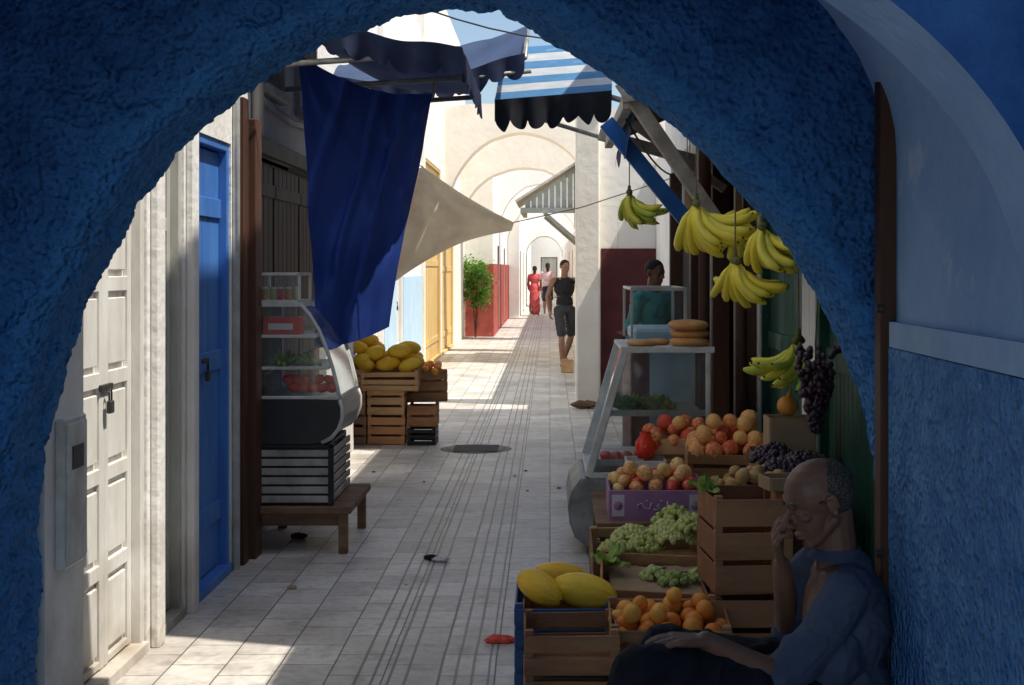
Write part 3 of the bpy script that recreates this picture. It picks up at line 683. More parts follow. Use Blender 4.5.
def canf(u,v):
    top=lerp(A,B,u); bot=lerp((-1.40,12.7,1.50),(-.36,13.15,1.97),u)
    p=lerp(top,bot,v); p.z+=.09*math.sin(math.pi*u)*v-.03*math.sin(math.pi*u)*(1-v)
    p.y-=.35*math.sin(math.pi*v)*(1-u)
    an=math.atan2(v,u+.001); p.y+=(.05*math.sin(an*12)*min(1,math.hypot(u,v)*2)+.10*noise.noise(Vector((u*4,v*4,2))))*(1-u); return p
t=thing('canvas_sail',"beige canvas sail stretched from wall by ropes","sunshade",(-.9,13,1.6))
g=G(); g.sheet(canf,44,30)
g.sheet(lambda u,v:lerp(lerp(A,D,u),lerp((-1.40,12.7,1.50),(-2.1,13.4,1.6),u),v)+Vector((0,0,.03*math.sin(v*9+u*5)*u)),16,12)
part(t,'sheet',g,M_canvas)
for pts in([B,(.3,13.4,2.2),(1.2,13.6,2.5)],[A,(-2.1,13.3,2.9)]):
    g=G(); g.tube(pts,.005,6); part(t,'rope',g,M_rope)
for (a,b,s) in(((-1.7,7.2,3.4),(1.25,9.5,3.3),.2),((-1.7,10,3.8),(1.25,12,3.6),.25),((.45,8.3,2.5),(1.2,12.5,2.45),.12)):
    g=G(); g.tube([lerp(a,b,k/12)-Vector((0,0,s*math.sin(math.pi*k/12))) for k in range(13)],.007,5)
    solo('electric_cable',g,M_iron,"sagging black electric cable across the alley","cable")

# ------------------------------------------------------------ crates & fruit
def crate(loc,w,d,h,rot=(0,0,0),label="wooden slatted fruit crate",mt=None,slats=2,group="fruit crates on the stalls",name='fruit_crate',jit=.06):
    mt=mt or M_wood; rot=(rot[0],rot[1],rot[2]+R.uniform(-jit,jit)); t=thing(name,label,"crate",loc,rot,group); th=.008
    sh=h/slats
    for s in(-1,1):
        g=G(); y=s*(d/2-th/2)
        for k in range(slats):
            e=R.uniform(-.004,.004); tl=R.uniform(-.014,.014)
            g.box(-w/2,w/2,y-th/2,y+th/2,k*sh+.010+e,(k+1)*sh-.011+e,b=.002,M=Matrix.Rotation(tl,4,'Y'))
        for x in(-w/2+.018,w/2-.018): g.box(x-.015,x+.015,y-s*(th/2+.015)-.014,y-s*(th/2+.015)+.014,0,h+.004,b=.002)
        part(t,'side_panel',g,mt,local=True)
        g=G(); x=s*(w/2-th/2)
        for k in range(slats): g.box(x-th/2,x+th/2,-d/2+th,d/2-th,k*sh+.006,(k+1)*sh-.008,b=.002)
        part(t,'end_panel',g,mt,local=True)
    g=G()
    for k in range(4): g.box(-w/2+th,w/2-th,-d/2+th+k*(d-2*th)/4+.004,-d/2+th+(k+1)*(d-2*th)/4-.004,.002,.010)
    part(t,'bottom',g,mt,local=True); return t
def cardbox(loc,w,d,h,rot,label,m,paint=None):
    t=thing('fruit_box',label,"box",loc,rot)
    g=G()
    for s in(-1,1):
        g.box(-w/2,w/2,s*(d/2)-.004,s*(d/2)+.004,0,h,b=.001); g.box(s*w/2-.004,s*w/2+.004,-d/2+.004,d/2-.004,0,h,b=.001)
    g.box(-w/2,w/2,-d/2,d/2,0,.006); part(t,'carton',g,m,local=True)
    return t
def fruitmesh(name,m,kind):
    g=G(); sd=Vector((len(kind)*3.1,0,0))
    wob=lambda d:1+.05*noise.noise(d*1.6+sd)
    if kind=='peach': g.ell((0,0,0),1,n=18,fn=lambda d:wob(d)-.10*max(0,d.z)**10-.06*math.exp(-(d.x/.12)**2)*(1 if d.y>0 else 0)); 
    elif kind=='apple': g.ell((0,0,0),(1,1,.9),n=18,fn=lambda d:wob(d)-.28*max(0,d.z)**8-.12*max(0,-d.z)**8); g.cyl((0,0,.6),(.08,0,1.05),.05,.04,5,m=1)
    elif kind=='orange': g.ell((0,0,0),(1,1,.93),n=18,fn=lambda d:wob(d)-.06*max(0,d.z)**14); g.cyl((0,0,.84),(0,0,.9),.1,.08,6,m=1)
    elif kind=='tomato': g.ell((0,0,0),(1,1,.8),n=18,fn=lambda d:1-.2*max(0,d.z)**8+.02*math.cos(5*math.atan2(d.y,d.x)));  g.cyl((0,0,.55),(0,0,.7),.16,.05,5,m=1)
    elif kind=='melon': g.ell((0,0,0),(1,1,1.62),n=30,fn=lambda d:(1+.020*math.cos(10*math.atan2(d.y,d.x))+noise.noise(d*2.4)*.05)*(1+.06*abs(d.z)**3)); g.cyl((0,0,1.62),(0,.03,1.82),.07,.05,6,m=1)
    elif kind=='fig': g.ell((0,0,0),(.85,.85,1.1),n=14,fn=lambda d:1-.15*max(0,d.z)); g.cyl((0,0,.9),(0,0,1.15),.08,.06,5,m=1)
    elif kind=='pear': g.ell((0,0,-.1),(.9,.9,1.15),n=16,fn=lambda d:1-.28*max(0,d.z)); g.cyl((0,0,.6),(0,.05,1.2),.06,.05,5,m=1)
    return g.mesh(name,[m,F_stem])
ME=dict(peach=fruitmesh('peach',F_peach,'peach'),apple=fruitmesh('apple',F_apple,'apple'),orange=fruitmesh('orange',F_orange,'orange'),
 tomato=fruitmesh('tomato',F_tomato,'tomato'),melon=fruitmesh('melon',F_melon,'melon'),fig=fruitmesh('green_fig',F_lime,'fig'),pear=fruitmesh('pear',F_pot,'pear'))
def pile(kind,name,label,cat,base,rot,w,d,h,r,layers=2,grp=None,flat=False,dome=.5,var=.1,drop=.2,sq=1):
    M=Matrix.Translation(base)@Euler(rot).to_matrix().to_4x4()
    for l in range(layers):
        ww=w-l*r*2.2; dd=d-l*r*2.0
        nx=max(1,int(ww/(2*r*.98*sq))); nyy=max(1,int(dd/(2*r*.98)))
        for i in range(nx):
            for j in range(nyy):
                if l and R.random()<drop: continue
                x=(i+.5+.3*(j%2)-.15)/nx*ww-ww/2+R.uniform(-1,1)*r*.32; y=(j+.5)/nyy*dd-dd/2+R.uniform(-1,1)*r*.3
                z=h+l*r*1.35+R.uniform(-.25,.35)*r+dome*r*(1-(2*x/w)**2)*(1-(2*y/d)**2)
                e=(R.uniform(0,6),R.uniform(0,6),R.uniform(0,6)) if not flat else (math.pi/2+R.uniform(-.35,.35),0,R.uniform(.7,2.4))
                s=r*R.uniform(1-var,1+var)
                place(name,ME[kind],M@Vector((x,y,z)),e,s,label,cat,grp)
T=.22
crate((.055,5.56,0),.385,.42,.33,label="blue plastic crate holding yellow melons",mt=M_bplast,slats=4,name='plastic_crate',jit=.01)
crate((.055,5.56,.02),.33,.36,.26,label="low wooden crate set inside the blue crate",mt=M_wood,jit=.01)
for x,y,z,rz,rx,s in((-.040,5.50,.365,.75,.25,.064),(.135,5.46,.362,1.2,.12,.070),(.05,5.66,.37,1.5,.15,.062)):
    place('melon',ME['melon'],(x,y,z),(math.pi/2+rx,0,rz),(s*.94,s*.94,s*1.10),"ripe yellow canary melon in blue crate","melon","yellow melons")
crate((.075,5.12,0),.34,.34,.17,label="open orange brown wooden crate on the paving",mt=M_wood3,slats=2); crate((.075,5.12,.172),.34,.34,.16,label="empty orange brown crate stacked beside melons",mt=M_wood3,slats=2)
crate((.44,5.22,0),.44,.34,.21,label="wooden crate under the orange crate",mt=M_wood2); crate((.44,5.22,.213),.44,.34,.13,rot=(T*.5,0,0),label="shallow crate of oranges",mt=M_wood,jit=.02)
pile('orange','orange',"ripe orange persimmon in shallow crate","fruit",(.44,5.22,.213),(T*.5,0,0),.42,.32,.09,.036,2,"oranges in crate",drop=.5,var=.14)
def grapes(name,label,c,rad,n,m,r=.012,hang=False,sx=1):
    t=thing(name,label,"grapes",c)
    g=G()
    for k in range(n):
        if hang:
            z=-R.random()**.8*rad*3.2; w=rad*(1-abs(z)/(rad*3.8))*R.random()**.4; a=R.uniform(0,6.28); p=(w*math.cos(a),w*math.sin(a),z)
        else:
            a=R.uniform(0,6.28); q=R.random()**.5; p=(sx*rad*q*math.cos(a),rad*.75*q*math.sin(a),rad*.62*(1-q*q)*R.uniform(.75,1.05)+R.uniform(0,.01))
        rr=r*R.uniform(.8,1.15); g.ell(p,(rr,rr,rr*1.12),n=10)
    part(t,'berries',g,m,local=True)
    g=G(); 
    if hang: g.tube([(0,0,-rad),(0,0,.02),(.01,0,.25)],[.004,.004,.003],5)
    else: g.tube([(0,0,rad*.4),(.02,0,rad*.75),(.05,.01,rad*.7)],.004,5)
    part(t,'stalk',g,F_stem,local=True); return t
crate((.43,5.62,0),.42,.34,.26,label="wooden crate supporting grape crate",mt=M_wood2); crate((.43,5.64,.275),.46,.36,.14,rot=(T,.04,0),label="nearly empty wooden crate with a few green grapes",mt=M_wood3)
g=G(); g.sheet(lambda u,v:(.24+.38*u,5.50+.28*v,.335+.055*v+.012*noise.noise(Vector((u*9,v*9,3)))),20,16); solo('paper_liner',g,M_brcard,"crumpled brown paper lining a fruit crate","paper")
for x,y,z,rr in((.50,5.60,.355,.065),(.60,5.64,.365,.055),(.42,5.66,.37,.05)): grapes('grape_bunch',"small bunch of green grapes in crate",(x,y,z),rr,70,F_lime,.012)
crate((.42,6.08,0),.48,.34,.31,label="wooden crate supporting grapes",mt=M_wood2,slats=3); crate((.42,6.08,.315),.48,.36,.13,rot=(T,-.03,.05),label="wooden crate of green grapes",mt=M_wood)
for x,y,z,rr in((.29,6.0,.40,.08),(.40,6.0,.41,.085),(.54,6.0,.45,.09),(.36,6.14,.43,.09),(.55,6.14,.50,.10),(.62,6.06,.49,.085),(.50,6.04,.48,.07),(.60,5.98,.50,.075)):
    grapes('grape_bunch',"bunch of pale green grapes piled in crate",(x,y,z),rr,130,F_grape,.0125)
t=thing('display_table',"rough wooden display table under fruit boxes","table",(.75,7.1,0))
g=G(); g.box(.22,1.18,6.62,7.6,.385,.415,b=.003); part(t,'table_top',g,M_wood2)
for x in(.26,1.14):
    for y in(6.66,7.56): 
        g=G(); g.box(x-.025,x+.025,y-.025,y+.025,0,.385); part(t,'leg',g,M_wood2)
crate((.34,6.42,.0),.30,.3,.40,label="upright dark wooden crate",mt=M_wood2,slats=3)
purple=cardbox((.51,6.86,.42),.45,.34,.155,(T*.4,0,0),"lilac printed fruit carton full of apples",M_purple)
strokes=[[(-.10,.05),(-.11,.075),(-.085,.085),(-.07,.06),(-.04,.05),(-.03,.09)],[(-.02,.05),(0,.045),(.015,.06),(.01,.08),(.0,.07),(.02,.05),(.05,.05)],[(.06,.1),(.06,.05),(.085,.045),(.10,.065),(.09,.085)],[(-.06,.10),(-.05,.104)],[(.02,.1),(.03,.104)]]
g=G()
for s in strokes: g.tube([(x*.85,-.1755,z*.8+.025) for x,z in s],.0035,5)
part(purple,'printed_lettering',g,M_lilac,local=True)
for s in(-1,1):
    g=G(); g.box(s*.185-.03,s*.185+.03,-.1765,-.1745,.03,.135); part(purple,'printed_patch',g,M_lilac,local=True)
    g=G(); g.lathe([(0,0),(.022,0),(.022,.002),(0,.002)],14,M=Matrix.Translation((s*.185,-.1765,.082))@Matrix.Rotation(math.pi/2,4,'X')); part(purple,'printed_emblem',g,M_purple,local=True)
pile('apple','apple',"red and yellow apple in lilac carton","fruit",(.51,6.87,.43),(T*.4,0,0),.43,.32,.14,.037,2,"apples in carton",drop=.35,var=.15)
crate((.95,7.0,.42),.46,.36,.14,label="wooden crate holding brown pears",mt=M_wood2); pile('pear','pear',"brownish yellow pear in crate","fruit",(.93,6.92,.42),(0,0,0),.44,.3,.12,.033,1,"pears in crate")
crate((.93,7.22,.57),.46,.36,.14,rot=(T*.5,0,-.05),label="wooden crate heaped with peaches",mt=M_wood); pile('peach','peach',"ripe red and orange peach in heaped crate","fruit",(.93,7.22,.57),(T*.5,0,0),.44,.34,.13,.042,3,"peaches in crate",var=.18,drop=.3)
crate((.70,7.52,.42),.4,.34,.31,label="wooden crate of peaches",mt=M_wood,slats=3); pile('peach','peach',"ripe red and orange peach in heaped crate","fruit",(.70,7.5,.59),(T*.5,0,0),.36,.3,.13,.042,2,"peaches in crate",var=.18,drop=.4)
crate((.75,5.45,.01),.30,.36,.37,label="upright brown wooden crate in stack",mt=M_wood3,slats=3); crate((.755,5.46,.385),.30,.36,.37,label="upright brown wooden crate in stack",mt=M_wood3,slats=3,jit=.1)
pile('pear','pear',"brownish yellow pear in crate","fruit",(.85,5.75,.74),(0,0,0),.2,.2,.02,.034,1,"pears in crate")
crate((1.0,5.9,.0),.36,.4,.72,label="tall wooden crate under dark grapes",mt=M_wood2,slats=4)
for x,y,z in((.96,5.80,.76),(1.06,5.88,.78),(.95,5.95,.80),(1.03,5.78,.77)): grapes('grape_bunch',"bunch of dark purple grapes on crate",(x,y,z),.10,170,F_dgrape,.013)
grapes('grape_bunch',"hanging bunch of dark purple grapes",(1.11,5.85,1.29),.11,330,F_dgrape,.0135,True)
cardbox((.92,5.5,.755),.16,.14,.05,(0,0,.2),"small brown carton on crates",M_brcard)
g=G(); g.ell((0,0,0),(.9,.9,.85),n=20,fn=lambda d:1+.05*math.cos(8*math.atan2(d.y,d.x))); g.tube([(0,0,.7),(.02,0,1.1),(.15,0,1.5)],[.28,.14,.1],8); gm=g.mesh('gourd',[F_gourd])
place('gourd',gm,(1.07,6.3,1.0),(0,.1,0),.052,"small orange ribbed gourd on carton","gourd")
cardbox((1.08,6.32,.80),.2,.18,.15,(0,0,0),"brown cardboard carton under gourd",M_brcard)
crate((1.07,6.35,.0),.3,.34,.79,label="tall wooden crate beside shutters",mt=M_wood2,slats=4)
def leafy(label,c,s,m,n=14,name='leafy_greens'):
    g=G()
    for k in range(n):
        a=R.uniform(0,6.28); e=R.uniform(.3,1.2); d=Vector((math.cos(a)*math.cos(e),math.sin(a)*math.cos(e),math.sin(e))); sd=Vector((-math.sin(a),math.cos(a),0))
        ph=R.uniform(0,6)
        g.sheet(lambda u,v:Vector(c)+d*s*u+sd*s*.5*(v-.5)*math.sin(math.pi*min(u+.1,1))*1.2+Vector((0,0,.12*s*math.sin(u*9+v*7+ph)-.25*s*u*u)),6,4)
    solo(name,g,m,label,"greens")
leafy("leafy stalk with pale leaves on crate",(.62,5.5,.74),.10,F_lettuce,7); leafy("crumpled pale green leaves beside melons",(.24,5.72,.41),.11,F_lettuce,8)

GL="crates of melons stacked by the wall"
for (x,y,z,w,h,m) in((-1.86,12.95,0,.36,.27,M_wood2),(-1.50,12.95,0,.34,.27,M_wood3),(-1.86,12.95,.275,.36,.26,M_wood3),(-1.50,12.95,.275,.34,.26,M_wood),(-1.86,13.35,.4,.36,.3,M_wood2),(-1.48,13.4,.4,.4,.3,M_wood3)):
    crate((x,y,z),w,.36,h,label="slatted wooden crate in melon stack",mt=m,slats=3,group=GL)
crate((-1.17,12.9,0),.26,.3,.16,label="black plastic crate at foot of stack",mt=M_kplast,slats=3,group=GL); crate((-1.17,12.95,.165),.27,.32,.2,label="small reddish wooden crate",mt=M_wood3,slats=2,group=GL); crate((-1.2,13.2,.37),.4,.36,.3,rot=(0,0,.3),label="tilted wooden crate holding fruit",mt=M_wood,slats=3,group=GL)
crate((-1.46,12.9,.54),.52,.36,.19,rot=(.25,0,0),label="shallow crate heaped with yellow melons",mt=M_wood,group=GL,slats=3); crate((-1.9,12.95,.54),.34,.36,.22,rot=(.25,0,.1),label="shallow crate heaped with yellow melons",mt=M_wood,group=GL,slats=3)
pile('melon','melon',"yellow melon in heaped crate by the wall","melon",(-1.46,12.97,.58),(.25,0,0),.56,.42,.17,.062,2,"yellow melons",flat=True,sq=1.3,drop=.1,dome=1)
pile('melon','melon',"yellow melon in heaped crate by the wall","melon",(-1.80,13.05,.64),(.25,0,0),.46,.5,.17,.062,3,"yellow melons",flat=True,sq=1.3,drop=.1,dome=1)
pile('orange','orange',"orange fruit in crate by the wall","fruit",(-1.2,13.2,.63),(.2,0,0),.36,.32,.05,.04,1,"oranges in crate")

# ------------------------------------------------------------ bananas
def bananamesh():
    g=G(); pts=[];rs=[]
    p=Vector((0,0,0)); n=12; L=.23
    for i in range(n+1):
        t=i/n; ang=math.radians(-8+80*t)
        pts.append(p.copy()); p=p+Vector((math.sin(ang),0,-math.cos(ang)))*(L/n)
        rs.append(.006 if t<.08 else (.0185*min(1,(t-.05)*5)**.6 if t<.8 else .0185*max(.22,1-((t-.8)/.2)**2*.8)))
    g.tube(pts,rs,6); g.ell(pts[-1],.005,n=6,m=1); return g
bg=bananamesh(); BY=bg.mesh('banana',[F_ban,M_brown]); BGm=bg.mesh('banana',[F_bang,M_brown])
def bunch(loc,yaw,n,rows,me,label,sc=1.0,ropeup=.4,spread=.7,roll=0):
    t=thing('banana_bunch',label,"bananas",loc,(0,0,yaw),group="banana bunches hanging above the stall")
    g=G(); g.tube([(-.02,-.04,-.005),(0,0,.008),(.02,.04,-.005)],[.014,.022,.014],8); g.tube([(0,0,0),(0,0,.05)],[.015,.010],8); part(t,'crown',g,F_stem,local=True)
    g=G(); g.tube([(0,0,.04),(0,0,ropeup)],.004,5); part(t,'string',g,M_rope,local=True)
    for r in range(rows):
        for k in range(n):
            f=(k/(n-1)-.5)*2
            o=bpy.data.objects.new('banana',me); o.parent=t
            o.location=(.012*r,.024*f,-.010*r-.006*abs(f)); 
            o.rotation_euler=Euler((f*.50+R.uniform(-.08,.08),roll-.34*r+R.uniform(-.10,.10),f*spread+R.uniform(-.12,.12)))
            s=sc*R.uniform(.86,1.08); o.scale=(s,s,s)
            COL.objects.link(o)
bunch((.51,9.0,2.10),.3,8,3,BGm,"greenish yellow banana bunch hanging from beam",1.15,.5)
bunch((.69,6.6,1.92),.45,10,4,BY,"large ripe yellow banana bunch hanging on string",1.25,.45)
bunch((.84,6.35,1.65),.6,8,3,BY,"ripe yellow banana bunch hanging on string",1.08,.7)
bunch((.93,6.15,1.80),.3,9,4,BY,"ripe yellow banana bunch hanging on string",1.15,.55)
bunch((.95,6.9,1.86),.9,7,3,BGm,"green and yellow banana bunch hanging on string",1.05,.5)
bunch((1.10,6.2,1.30),3.0,8,3,BGm,"green and yellow banana bunch hanging low",1.15,1.0)

# ------------------------------------------------------------ left display case
t=thing('wooden_bench',"low dark wooden bench under display case","bench",(-1.42,8.3,0))
g=G(); g.box(-1.69,-1.12,7.88,8.75,.235,.275,b=.004); g.box(-1.66,-1.15,7.93,7.96,.16,.235); part(t,'seat',g,M_wood2)
for x in(-1.66,-1.17):
    for y in(7.93,8.70): g=G(); g.box(x-.025,x+.025,y-.025,y+.025,0.004,.235,b=.003); part(t,'leg',g,M_wood2)
t=thing('display_case',"old curved glass display case with vegetables on wooden bench","display case",(-1.44,8.3,.276))
y0,y1=7.92,8.66
g=G(); 
for k in range(6): g.box(-1.66,-1.24,y0-.004,y0+.014,.292+k*.052,.331+k*.052,b=.004)
for k in range(6): g.box(-1.248,-1.232,y0+.03,y1-.02,.292+k*.052,.331+k*.052,b=.004)
part(t,'vent_grille',g,M_grill,"dim worn cream slatted lower grille")
g=G(); g.box(-1.65,-1.26,y0+.014,y1,.28,.62); g.box(-1.67,-1.64,y0-.008,y0+.03,.277,.62,b=.004);g.box(-1.255,-1.225,y0-.008,y0+.03,.277,.62,b=.004);g.box(-1.67,-1.225,y0-.008,y0+.03,.60,.625,b=.004)
part(t,'cabinet',g,M_kplast)
prof=[(-1.67,.625),(-1.36,.625),(-1.29,.632),(-1.235,.66),(-1.195,.71),(-1.175,.77),(-1.175,.83),(-1.19,.875),(-1.67,.875)]
g=G(); g.prism(prof,y0-.01,y1+.01); part(t,'curved_base',g,M_grey,"dark charcoal bulging base panel")
cv=[(-1.19,.875),(-1.205,.95),(-1.23,1.05),(-1.265,1.16),(-1.31,1.27),(-1.365,1.36),(-1.41,1.41)]
for yy in(y0-.012,y1+.012):
    g=G(); g.tube([(x,yy,z) for x,z in [(-1.29,.632),(-1.235,.66),(-1.195,.71),(-1.175,.77),(-1.175,.83),(-1.19,.875)]],.011,8); part(t,'trim',g,M_frame)
g=G()
for yy in(y0,y1-.02):
    g.box(-1.67,-1.65,yy,yy+.02,.877,1.42,b=.002); g.tube([(x,yy+.01,z) for x,z in cv],.011,8)
    g.box(-1.67,-1.195,yy,yy+.02,.877,.895,b=.002); g.box(-1.67,-1.40,yy,yy+.02,1.40,1.425,b=.002)
for x,z in((-1.66,1.41),(-1.41,1.41),(-1.195,.885)): g.box(x-.01,x+.01,y0+.02,y1-.02,z-.01,z+.012,b=.002)
part(t,'frame',g,M_frame)
for z,xr in((1.05,-1.25),(1.23,-1.32)):
    g=G(); g.box(-1.65,xr,y0+.02,y1-.02,z,z+.008); g.box(-1.65,xr,y0+.005,y0+.02,z-.006,z+.012,b=.002); part(t,'shelf',g,M_frame)
g=G(); g.sheet(lambda u,v:(cv[round(u*(len(cv)-1))][0],y0+.01+v*(y1-y0-.02),cv[round(u*(len(cv)-1))][1]),len(cv)-1,1); part(t,'glass',g,M_glass)
g=G(); g.add([(-1.655,y0+.01,.895),(-1.655,y0+.01,1.40),(-1.41,y0+.01,1.40)]+[(x,y0+.01,z) for x,z in cv[::-1][1:]],[list(range(9))]); part(t,'glass',g,M_glass)
g=G(); g.box(-1.67,-1.655,y0,y1,.88,1.42); part(t,'back_panel',g,M_dark)
g=G(); 
for yy in(y0,y0+.35):
    for x in(-1.66,-1.42): g.box(x-.008,x+.008,yy,yy+.016,1.425,1.59,b=.002)
for z in(1.43,1.585): 
    g.box(-1.668,-1.412,y0,y0+.016,z-.008,z+.008,b=.002);g.box(-1.668,-1.412,y0+.35,y0+.366,z-.008,z+.008,b=.002);g.box(-1.668,-1.652,y0+.016,y0+.35,z-.008,z+.008);g.box(-1.428,-1.412,y0+.016,y0+.35,z-.008,z+.008)
part(t,'top_box_frame',g,M_frame)
g=G(); g.quad((-1.652,y0+.008,1.44),(-1.428,y0+.008,1.44),(-1.428,y0+.008,1.577),(-1.652,y0+.008,1.577)); part(t,'top_box_glass',g,M_glass)
g=G(); g.box(-1.63,-1.42,y0+.03,y0+.18,1.24,1.34,b=.004); g.box(-1.60,-1.46,y0+.028,y0+.031,1.27,1.305,m=1)
solo('red_carton',g,[M_redcard,M_card],"red printed carton on glass shelf","box")
for k in range(5):
    g=G(); g.cyl((-1.63+k*.045,y0+.08,1.434),(-1.63+k*.045,y0+.08,1.50),.017,.015,10); g.cyl((-1.63+k*.045,y0+.08,1.50),(-1.63+k*.045,y0+.08,1.512),.018,.018,10,m=1)
    solo('jar',g,[(F_bread,F_grape,F_tomato)[k%3],M_card],"small filled jar in top glass box","jar",group="jars in top glass box")
leafy("green vegetables on middle glass shelf",(-1.53,y0+.10,1.06),.12,F_lettuce,26); leafy("green vegetables on middle glass shelf",(-1.40,y0+.12,1.06),.10,F_lettuce,26)
for k in range(16): place('tomato',ME['tomato'],(-1.46+.055*(k%5)+R.uniform(-.01,.01)-.03*(k//10),y0+.05+.06*((k//5)%2)+.03,.935+.05*(k//10)),(R.uniform(-.4,.4),R.uniform(-.4,.4),k),.033,"ripe red tomato in glass case","tomato","tomatoes in display case")

# ------------------------------------------------------------ right glass case
t=thing('display_case',"white framed slanted glass display case beside fruit stall","display case",(.6,8.3,0))
y0,y1=7.9,8.75
g=G(); prof=[(.30,.04),(.20,.055),(.14,.10),(.11,.18),(.10,.27),(.12,.36),(.17,.43),(.90,.43),(.90,.04)]; g.prism(prof,y0,y1); part(t,'curved_base',g,M_metal,"dented curved metal base")
g=G()
for yy in(y0,y1-.025):
    beam(g,(.215,yy+.012,.44),(.425,yy+.012,1.16),.03,.045); g.box(.88,.905,yy,yy+.025,.432,1.16,b=.003); g.box(.22,.905,yy-.001,yy+.026,.432,.465,b=.003); g.box(.40,.93,yy-.002,yy+.027,1.14,1.175,b=.003)
g.box(.40,.93,y0+.027,y1-.027,1.155,1.175,b=.003); g.box(.20,.235,y0+.03,y1-.03,.44,.47,b=.003)
part(t,'frame',g,M_frame)
g=G(); g.quad((.23,y0+.02,.46),(.23,y1-.02,.46),(.42,y1-.02,1.15),(.42,y0+.02,1.15)); part(t,'glass',g,M_glass)
g=G(); g.quad((.24,y0+.01,.465),(.88,y0+.01,.465),(.88,y0+.01,1.14),(.43,y0+.01,1.14)); part(t,'glass',g,M_glass)
for a,z in((.33,.78),(.25,.50)):
    g=G(); g.box(a,.88,y0+.04,y1-.04,z,z+.01); g.box(a,.88,y0+.03,y0+.04,z,z+.035); part(t,'shelf',g,M_frame)
g=G(); g.box(.62,.88,y1-.035,y1-.03,.5,1.12); part(t,'back_panel',g,M_lblue)
leafy("green peppers and herbs in glass case",(.45,y0+.2,.795),.14,F_leaf,26);leafy("green peppers and herbs in glass case",(.62,y0+.25,.795),.13,F_lettuce,26)
for k in range(10): place('tomato',ME['tomato'],(.32+.06*(k%5),y0+.12+.07*(k//5),.54),(0,0,k),.033,"ripe red tomato in glass case","tomato","tomatoes in display case")
bm=G(); bm.lathe([(0,0),(.085,0),(.10,.012),(.102,.024),(.085,.036),(.05,.042),(0,.043)],24); BM=bm.mesh('bread_loaf',[F_bread])
for x,y,z,s in((.80,8.0,1.176,1.15),(.80,8.02,1.225,1.1),(.79,8.0,1.274,1.15),(.52,8.0,1.176,.8),(.62,8.15,1.176,.8)): place('bread_loaf',BM,(x,y,z),(R.uniform(-.05,.05),R.uniform(-.04,.04),x*9),s,"round flat loaf of bread on glass case","bread","round loaves")
g=G(); g.lathe([(0,0),(.04,0),(.055,.05),(.05,.09),(.025,.12),(.03,.14)],16,M=Matrix.Translation((.50,7.35,.622))); g.tube([(.54,7.35,.72),(.58,7.35,.70),(.545,7.35,.66)],.006,6); solo('red_jug',g,F_tomato,"small red plastic jug behind apples","jug")
cardbox((.5,7.35,.42),.2,.2,.2,(0,0,0),"white carton behind apples",M_card)
t=thing('shop_counter',"tiled shop counter with glass case on top","counter",(.85,10.8,0))
g=G(); g.box(.60,1.05,10.4,11.6,0,1.03,b=.01); part(t,'counter',g,M_maroon)
g=G(); 
for yy in(10.42,11.5):
    for x in(.60,1.0): g.box(x,x+.02,yy,yy+.02,1.03,1.47)
    g.box(.6,1.02,yy,yy+.02,1.03,1.06); g.box(.6,1.02,yy-.001,yy+.021,1.45,1.475)
g.box(.6,.62,10.44,11.5,1.455,1.475); g.box(1.0,1.02,10.44,11.5,1.455,1.475); part(t,'case_frame',g,M_frame)
g=G(); g.quad((.62,10.43,1.06),(1,10.43,1.06),(1,10.43,1.45),(.62,10.43,1.45)); part(t,'case_glass',g,M_glass)
g=G(); g.box(.63,1.0,10.5,11.4,1.06,1.16,b=.02); part(t,'goods_tray',g,M_lblue)

# ------------------------------------------------------------ street bits
g=G(); g.lathe([(0,.012),(.25,.012),(.26,.009),(.262,.007)],32,M=Matrix.Translation((-.66,12.5,0)),sm=False)
for k in range(-4,5): g.box(-.66-.2,-.66+.2,12.5+k*.05-.01,12.5+k*.05+.01,.012,.016)
g.lathe([(.262,.007),(.31,.007),(.32,.005)],32,M=Matrix.Translation((-.66,12.5,0)),sm=False)
solo('manhole_cover',g,M_iron,"round ribbed iron manhole cover in paving","manhole cover")
def litter(c,s,m,label,seed):
    g=G(); g.ell(c,(s,s*.6,s*.35),n=12,fn=lambda d:1+.6*noise.noise(d*2.5+Vector((seed,0,0)))); 
    for f in range(len(g.s)): g.s[f]=False
    solo('litter',g,m,label,"litter")
litter((-.60,7.7,.02),.045,M_card,"crumpled paper scrap on paving",1); litter((-.66,7.74,.02),.04,M_trous,"dark scrap on paving",2)
litter((-.21,6.05,.010),.06,M_redcard,"flattened red wrapper on paving",3); litter((-1.30,7.05,.012),.03,M_brcard,"brown scrap on paving",4); litter((-1.5,8.35,.02),.05,M_trous,"dark rag under bench",5); litter((.40,16.1,.05),.14,M_wood2,"bundle of dark rags by pillar",6)
for k in range(7): litter((R.uniform(-1.4,.2),R.uniform(6,13),.008),R.uniform(.008,.018),R.choice([M_brcard,M_trous,F_lettuce]),"tiny scrap lying on paving",k+10)
g=G(); g.box(.17,.36,21.6,21.8,.005,.2,b=.01); solo('small_box',g,M_wood,"small wooden box on paving beside walking person","box")

